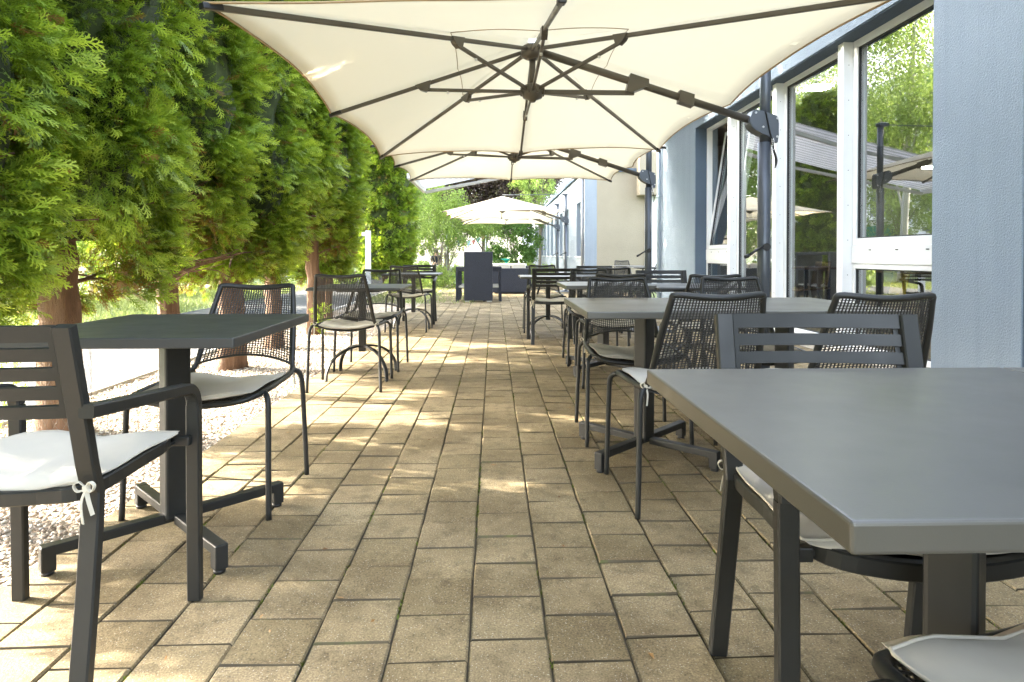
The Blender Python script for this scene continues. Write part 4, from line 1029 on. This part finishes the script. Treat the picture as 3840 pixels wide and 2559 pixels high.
for k in range(2):
    mb = MB(); wallbox(mb, 2.9+k*.9, 3.35+k*.9, 56.96, 56.999, 6.3, 8.7); part(mb, 'window', M['bluewin'], tw)
# apartment block across the lawn, mirrored in the windows
ap = thing('apartment_block', 'white apartment block with balconies and green blinds far left, mirrored in the windows', 'building', (-22, 40, 0))
mb = MB(); wallbox(mb, -30, -20, 28, 64, -.06, 13); part(mb, 'wall', M['whitewall'], ap)
for fl in range(4):
    for k in range(6):
        yb_ = 30+k*5.6; z = .4+fl*3
        mb = MB(); wallbox(mb, -20, -18.7, yb_, yb_+4.4, z, z+.18); o = part(mb, 'balcony', M['whitewall'], ap)
        mb = MB(); [mb.tube([(-18.74, yb_+.05+q*.143, z+.18), (-18.74, yb_+.05+q*.143, z+1.1)], .012, 4) for q in range(31)]; mb.tube([(-18.74, yb_, z+1.1), (-18.74, yb_+4.4, z+1.1)], .022, 6); part(mb, 'railing', M['chrome'], o)
        mb = MB(); wallbox(mb, -19.99, -19.95, yb_+.5, yb_+3.9, z+.19, z+2.35); part(mb, 'window', M['darkwin'], ap)
        if (k+fl) % 2 == 0:
            mb = MB(); wallbox(mb, -19.2, -19.12, yb_+.3, yb_+4.1, z+1.5, z+2.6); part(mb, 'blind', M['greenawn'], ap)

# ------------------------------------------------------------------ awning
aw = thing('striped_awning', 'grey striped awning reaching out above the second umbrella', 'awning', (3.285, 11.3, 3.35))
AY0, AY1, XO, ZO, ZI = 10.12, 12.40, -1.34, 2.225, 3.34
mb = MB(); mb.surf(lambda u, v: (XO+.03+(3.24-XO)*u, AY0+(AY1-AY0)*v, ZO+.05+(ZI-ZO)*u-.05*math.sin(u*math.pi)), 14, 4, thick=.002); part(mb, 'fabric', M['stripe'], aw)
mb = MB(); mb.ext((XO, AY0-.02, ZO+.01), (XO, AY1+.02, ZO+.01), (.06, .09), bev=.008); part(mb, 'front_bar', M['white'], aw)
mb = MB(); wallbox(mb, 3.16, 3.286, AY0-.1, AY1+.1, ZI-.04, ZI+.14, .015); part(mb, 'cassette', M['white'], aw)
for yy, s in ((AY0+.12, 1), (AY1-.06, -1)):
    mb = MB(); e = Vector((1.3, yy, ZO+(ZI-ZO)*.545-.13)); mb.ext((3.2, yy, ZI-.08), tuple(e), (.05, .07), bev=.006); mb.ext(tuple(e), (XO+.03, yy, ZO-.03), (.045, .06), bev=.006); part(mb, 'folding_arm', M['chrome'], aw)

# ------------------------------------------------------------------ wicker set
def wick(mb, x0, x1, y0, y1, z0, z1, b=.012): return wallbox(mb, x0, x1, y0, y1, z0, z1, b)
wt = thing('wicker_bar_table', 'tall dark wicker bar table with solid end panels', 'table', (-.32, 14.1, 0))
mb = MB(); wick(mb, -.622, -.018, 13.36, 13.46, .025, 1.055); part(mb, 'end_panel', M['wicker'], wt)
mb = MB(); wick(mb, -.622, -.018, 14.84, 14.94, .025, 1.055); part(mb, 'end_panel', M['wicker'], wt)
mb = MB(); wick(mb, -.620, -.020, 13.47, 14.83, .99, 1.053); part(mb, 'tabletop', M['wicker'], wt)
mb = MB()
for x in (-.55, -.09):
    for y_ in (13.41, 14.89): wallbox(mb, x-.05, x+.05, y_-.03, y_+.03, 0, .024)
part(mb, 'foot', M['chrome'], wt)
GK = 'wicker bar stools around the bar table'
def stool(x, y, lab, badge=False):
    t = thing('wicker_bar_stool', lab, 'stool', (x, y, 0), 0, GK)
    MB().box((0, 0, .688), (.40, .40, .096), bev=.012).done('seat', M['wicker'], t)
    for a in (-1, 1):
        for b in (-1, 1): MB().box((a*.17, b*.17, .32), (.06, .06, .64), bev=.006).done('leg', M['wicker'], t)
    mb = MB()
    for a in (-1, 1): mb.box((a*.17, 0, .315), (.022, .28, .03), bev=.004)
    for b in (-1, 1): mb.box((0, b*.17, .315), (.28, .028, .036), bev=.004)
    mb.done('footrest', M['chrome'], t)
    if badge: mb = MB(); mb.cyl((-.06, -.203, .69), .028, .006, 20, 'Y'); mb.bm.transform(Matrix.Translation((-.06, 0, .69)) @ Matrix.Diagonal((1, 1, .5, 1)) @ Matrix.Translation((.06, 0, -.69))); mb.done('badge', M['chrome'], t)
stool(-.60, 13.69, 'wicker stool on the left side of the bar table, nearest to us'); stool(-.58, 14.28, 'wicker stool on the left of the bar table, behind the nearest one')
stool(-.028, 13.69, 'wicker stool right of the bar table with a small oval badge', True); stool(-.03, 14.28, 'wicker stool right of the bar table, second from us')
sf = thing('wicker_sofa', 'dark wicker sofa seen from behind, right of the bar table', 'sofa', (.4, 16.6, 0))
mb = MB(); wick(mb, -.05, .945, 16.15, 16.28, .03, .65); part(mb, 'backrest', M['wicker'], sf)
mb = MB(); wick(mb, -.05, .945, 16.281, 17.0, .03, .33); part(mb, 'seat', M['wicker'], sf)
for x in (-.05, .845): mb = MB(); wick(mb, x, x+.1, 16.281, 16.99, .331, .60); part(mb, 'armrest', M['wicker'], sf)
for x in (.06, .46): mb = MB(); mb.box((x+.19, 16.50, .56), (.37, .14, .42), bev=.05, mat=Matrix.Rotation(R(-14), 4, 'X'), seg=4); o = part(mb, 'cushion', M['cushion'], sf)
ot = thing('wicker_lounge_table', 'low wicker table with white cushions behind the sofa', 'table', (.45, 18.2, 0))
mb = MB(); wick(mb, -.1, 1.0, 17.7, 18.7, .03, .68); part(mb, 'base', M['wicker'], ot); mb = MB(); wallbox(mb, -.12, .92, 17.7, 18.7, .681, .74, .02); part(mb, 'top', M['whitewall'], ot)

# ------------------------------------------------------------------ small things
t = thing('lamp_post', 'short white square post with a small lamp beside the last thuja', 'post', (-2.86, 14.6, 0))
MB().box((0, 0, .76), (.11, .11, 1.56), bev=.006).done('post', M['white'], t); MB().box((-.09, -.02, 1.46), (.09, .1, .09), bev=.012).cyl((-.09, -.075, 1.46), .035, .02, 14, 'Y').done('lamp_head', M['chrome'], t)
t = thing('garden_bench', 'dark blue slatted bench behind the white post', 'bench', (-3.9, 21, 0))
MB().box((0, 0, .44), (1.5, .4, .05), bev=.01).done('seat', M['wicker'], t); MB().box((0, .2, .72), (1.5, .04, .32), bev=.01).done('backrest', M['wicker'], t)
for a in (-.65, .65): MB().box((a, 0, .21), (.06, .38, .41)).done('leg', M['metal'], t)
mb = MB(); pp = [Vector((-2.5+q*.26, 34, 1.72+.03*(q-4)**2)) for q in range(9)]; mb.tube(pp, .008, 4)
bt = thing('flag_bunting', 'string of small triangular flags behind the wicker bar table', 'bunting', (0, 34, 2)); part(mb, 'cord', M['letter'], bt)
for q in range(8):
    a, b = pp[q], pp[q+1]; c = (a+b)/2; mb = MB(); mb.prism([(-.12, 0), (.12, 0), (0, -.32)], Matrix.Translation(c) @ Matrix.Rotation(R(90), 4, 'X') @ Matrix.Rotation(R(rnd.uniform(-12, 12)), 4, 'Y'), .004); part(mb, 'flag', M['pinkflag'] if q % 2 else M['blueflag'], bt)
for q in (0, 8): mb = MB(); mb.tube([(pp[q].x, 34, -.05), (pp[q].x, 34, pp[q].z+.1)], .03, 8); part(mb, 'pole', M['chrome'], bt)
t = thing('play_spout', 'teal plastic play spout behind the wicker sofa', 'toy', (.48, 24, 0))
MB().lathe((0, 0, 0), [(.10, 0), (.06, .06), (.05, .70), (.06, .85)], 14).done('stand', M['teal'], t); MB().lathe((0, 0, .84), [(.06, 0), (.15, .10), (.16, .16), (.14, .16)], 14).ext((-.24, 0, .98), (.0, 0, .95), (.06, .05), bev=.01).done('head', M['teal'], t); t.scale = (.8, .8, .85)
t = thing('red_slide', 'small curved red plastic slide by the wicker bar table', 'toy', (.05, 24.5, 0))
mb = MB(); mb.sweep(catmull([(-.35, 0, .25), (-.2, 0, .55), (.0, 0, .82), (.25, 0, .95)], 5), [(-.16, -.02), (-.14, .08), (-.12, .08), (-.12, 0), (.12, 0), (.12, .08), (.14, .08), (.16, -.02)], up=(0, 0, 1)); mb.done('chute', M['red'], t)
mb = MB(); [mb.tube([(.25, s*.12, .93), (.33, s*.14, 0)], .02, 6) for s in (-1, 1)]; mb.ext((.3, -.14, .4), (.3, .14, .4), (.03, .03)); mb.done('ladder', M['red'], t)
t.scale = (.6, .6, .6)
# seated person far back among the plants
st = thing('garden_stool', 'low stool hidden in the weeds under the seated person', 'stool', (-2.27, 25.3, 0))
MB().cyl((0, 0, .40), .17, .04, 18).done('seat', M['wood'], st)
for k in range(3): MB().tube([(.12*math.cos(k*2.1), .12*math.sin(k*2.1), .39), (.17*math.cos(k*2.1), .17*math.sin(k*2.1), 0)], .016, 6).done('leg', M['wood'], st)
pr = thing('person', 'dark-haired person in a dark top and white trousers sitting beyond the shrubs', 'person', (-2.27, 25.3, 0), R(10))
def skin(name, verts, edges, rad, mat, par, root=0, lev=2):
    me = bpy.data.meshes.new(name); me.from_pydata(verts, edges, []); o = link(bpy.data.objects.new(name, me), par); me.materials.append(mat)
    md = o.modifiers.new('skin', 'SKIN'); me.skin_vertices[0].data[root].use_root = True
    for i, r in enumerate(rad): me.skin_vertices[0].data[i].radius = r if isinstance(r, tuple) else (r, r)
    md.use_smooth_shade = True; sb = o.modifiers.new('sub', 'SUBSURF'); sb.levels = lev; sb.render_levels = lev; return o
bv = [(0, 0, .50), (0, .0, .66), (0, -.02, .84), (0, -.03, .95), (0, -.05, 1.0), (0, -.08, 1.07), (0, -.09, 1.14),
      (.16, -.03, .90), (.22, -.14, .68), (.10, -.32, .66), (.05, -.38, .67), (-.16, -.03, .90), (-.22, -.13, .68), (-.09, -.31, .66), (-.04, -.37, .67),
      (.10, -.06, .48), (.13, -.42, .47), (.13, -.40, .08), (.13, -.52, .03), (-.10, -.06, .48), (-.13, -.42, .47), (-.13, -.40, .08), (-.13, -.52, .03)]
be = [(0, 1), (1, 2), (2, 3), (3, 4), (4, 5), (5, 6), (3, 7), (7, 8), (8, 9), (9, 10), (3, 11), (11, 12), (12, 13), (13, 14), (0, 15), (15, 16), (16, 17), (17, 18), (0, 19), (19, 20), (20, 21), (21, 22)]
br_ = [.13, (.14, .10), (.16, .11), (.10, .08), .05, (.075, .09), (.07, .08), .055, .042, .032, .02, .055, .042, .032, .02, .085, .06, .04, .03, .085, .06, .04, .03]
skin('body', bv, be, br_, M['skin'], pr)
for s in (-1, 1):
    for k in range(5): MB().tube(catmull([(s*(.05-.012*k)+.0, -.37, .672), (s*(.045-.012*k), -.41, .668-.004*abs(k-2)), (s*(.04-.012*k), -.44+.006*abs(k-2), .655)], 3), .0085, 6).done('finger', M['skin'], pr)
skin('shirt', [(0, 0, .50), (0, 0, .66), (0, -.02, .84), (0, -.03, .945), (.165, -.03, .90), (.20, -.10, .77), (-.165, -.03, .90), (-.20, -.10, .77)], [(0, 1), (1, 2), (2, 3), (3, 4), (4, 5), (3, 6), (6, 7)], [.14, (.152, .112), (.172, .122), (.108, .09), .066, .054, .066, .054], M['navycloth'], pr)
skin('trousers', [(0, 0, .52), (.10, -.06, .48), (.13, -.42, .47), (.13, -.40, .14), (-.10, -.06, .48), (-.13, -.42, .47), (-.13, -.40, .14)], [(0, 1), (1, 2), (2, 3), (0, 4), (4, 5), (5, 6)], [.14, .095, .07, .055, .095, .07, .055], M['whitecloth'], pr)
MB().surf(lambda u, v: (.088*math.cos(u*6.283)*math.sin(v*1.9), -.075+.10*math.sin(u*6.283)*math.sin(v*1.9)+.015, 1.10+.115*math.cos(v*1.9)), 16, 8).done('hair', M['hair'], pr)
for s in (-1, 1): MB().cyl((s*.03, -.172, 1.10), .009, .008, 8, 'Y').done('eye', M['black'], pr)
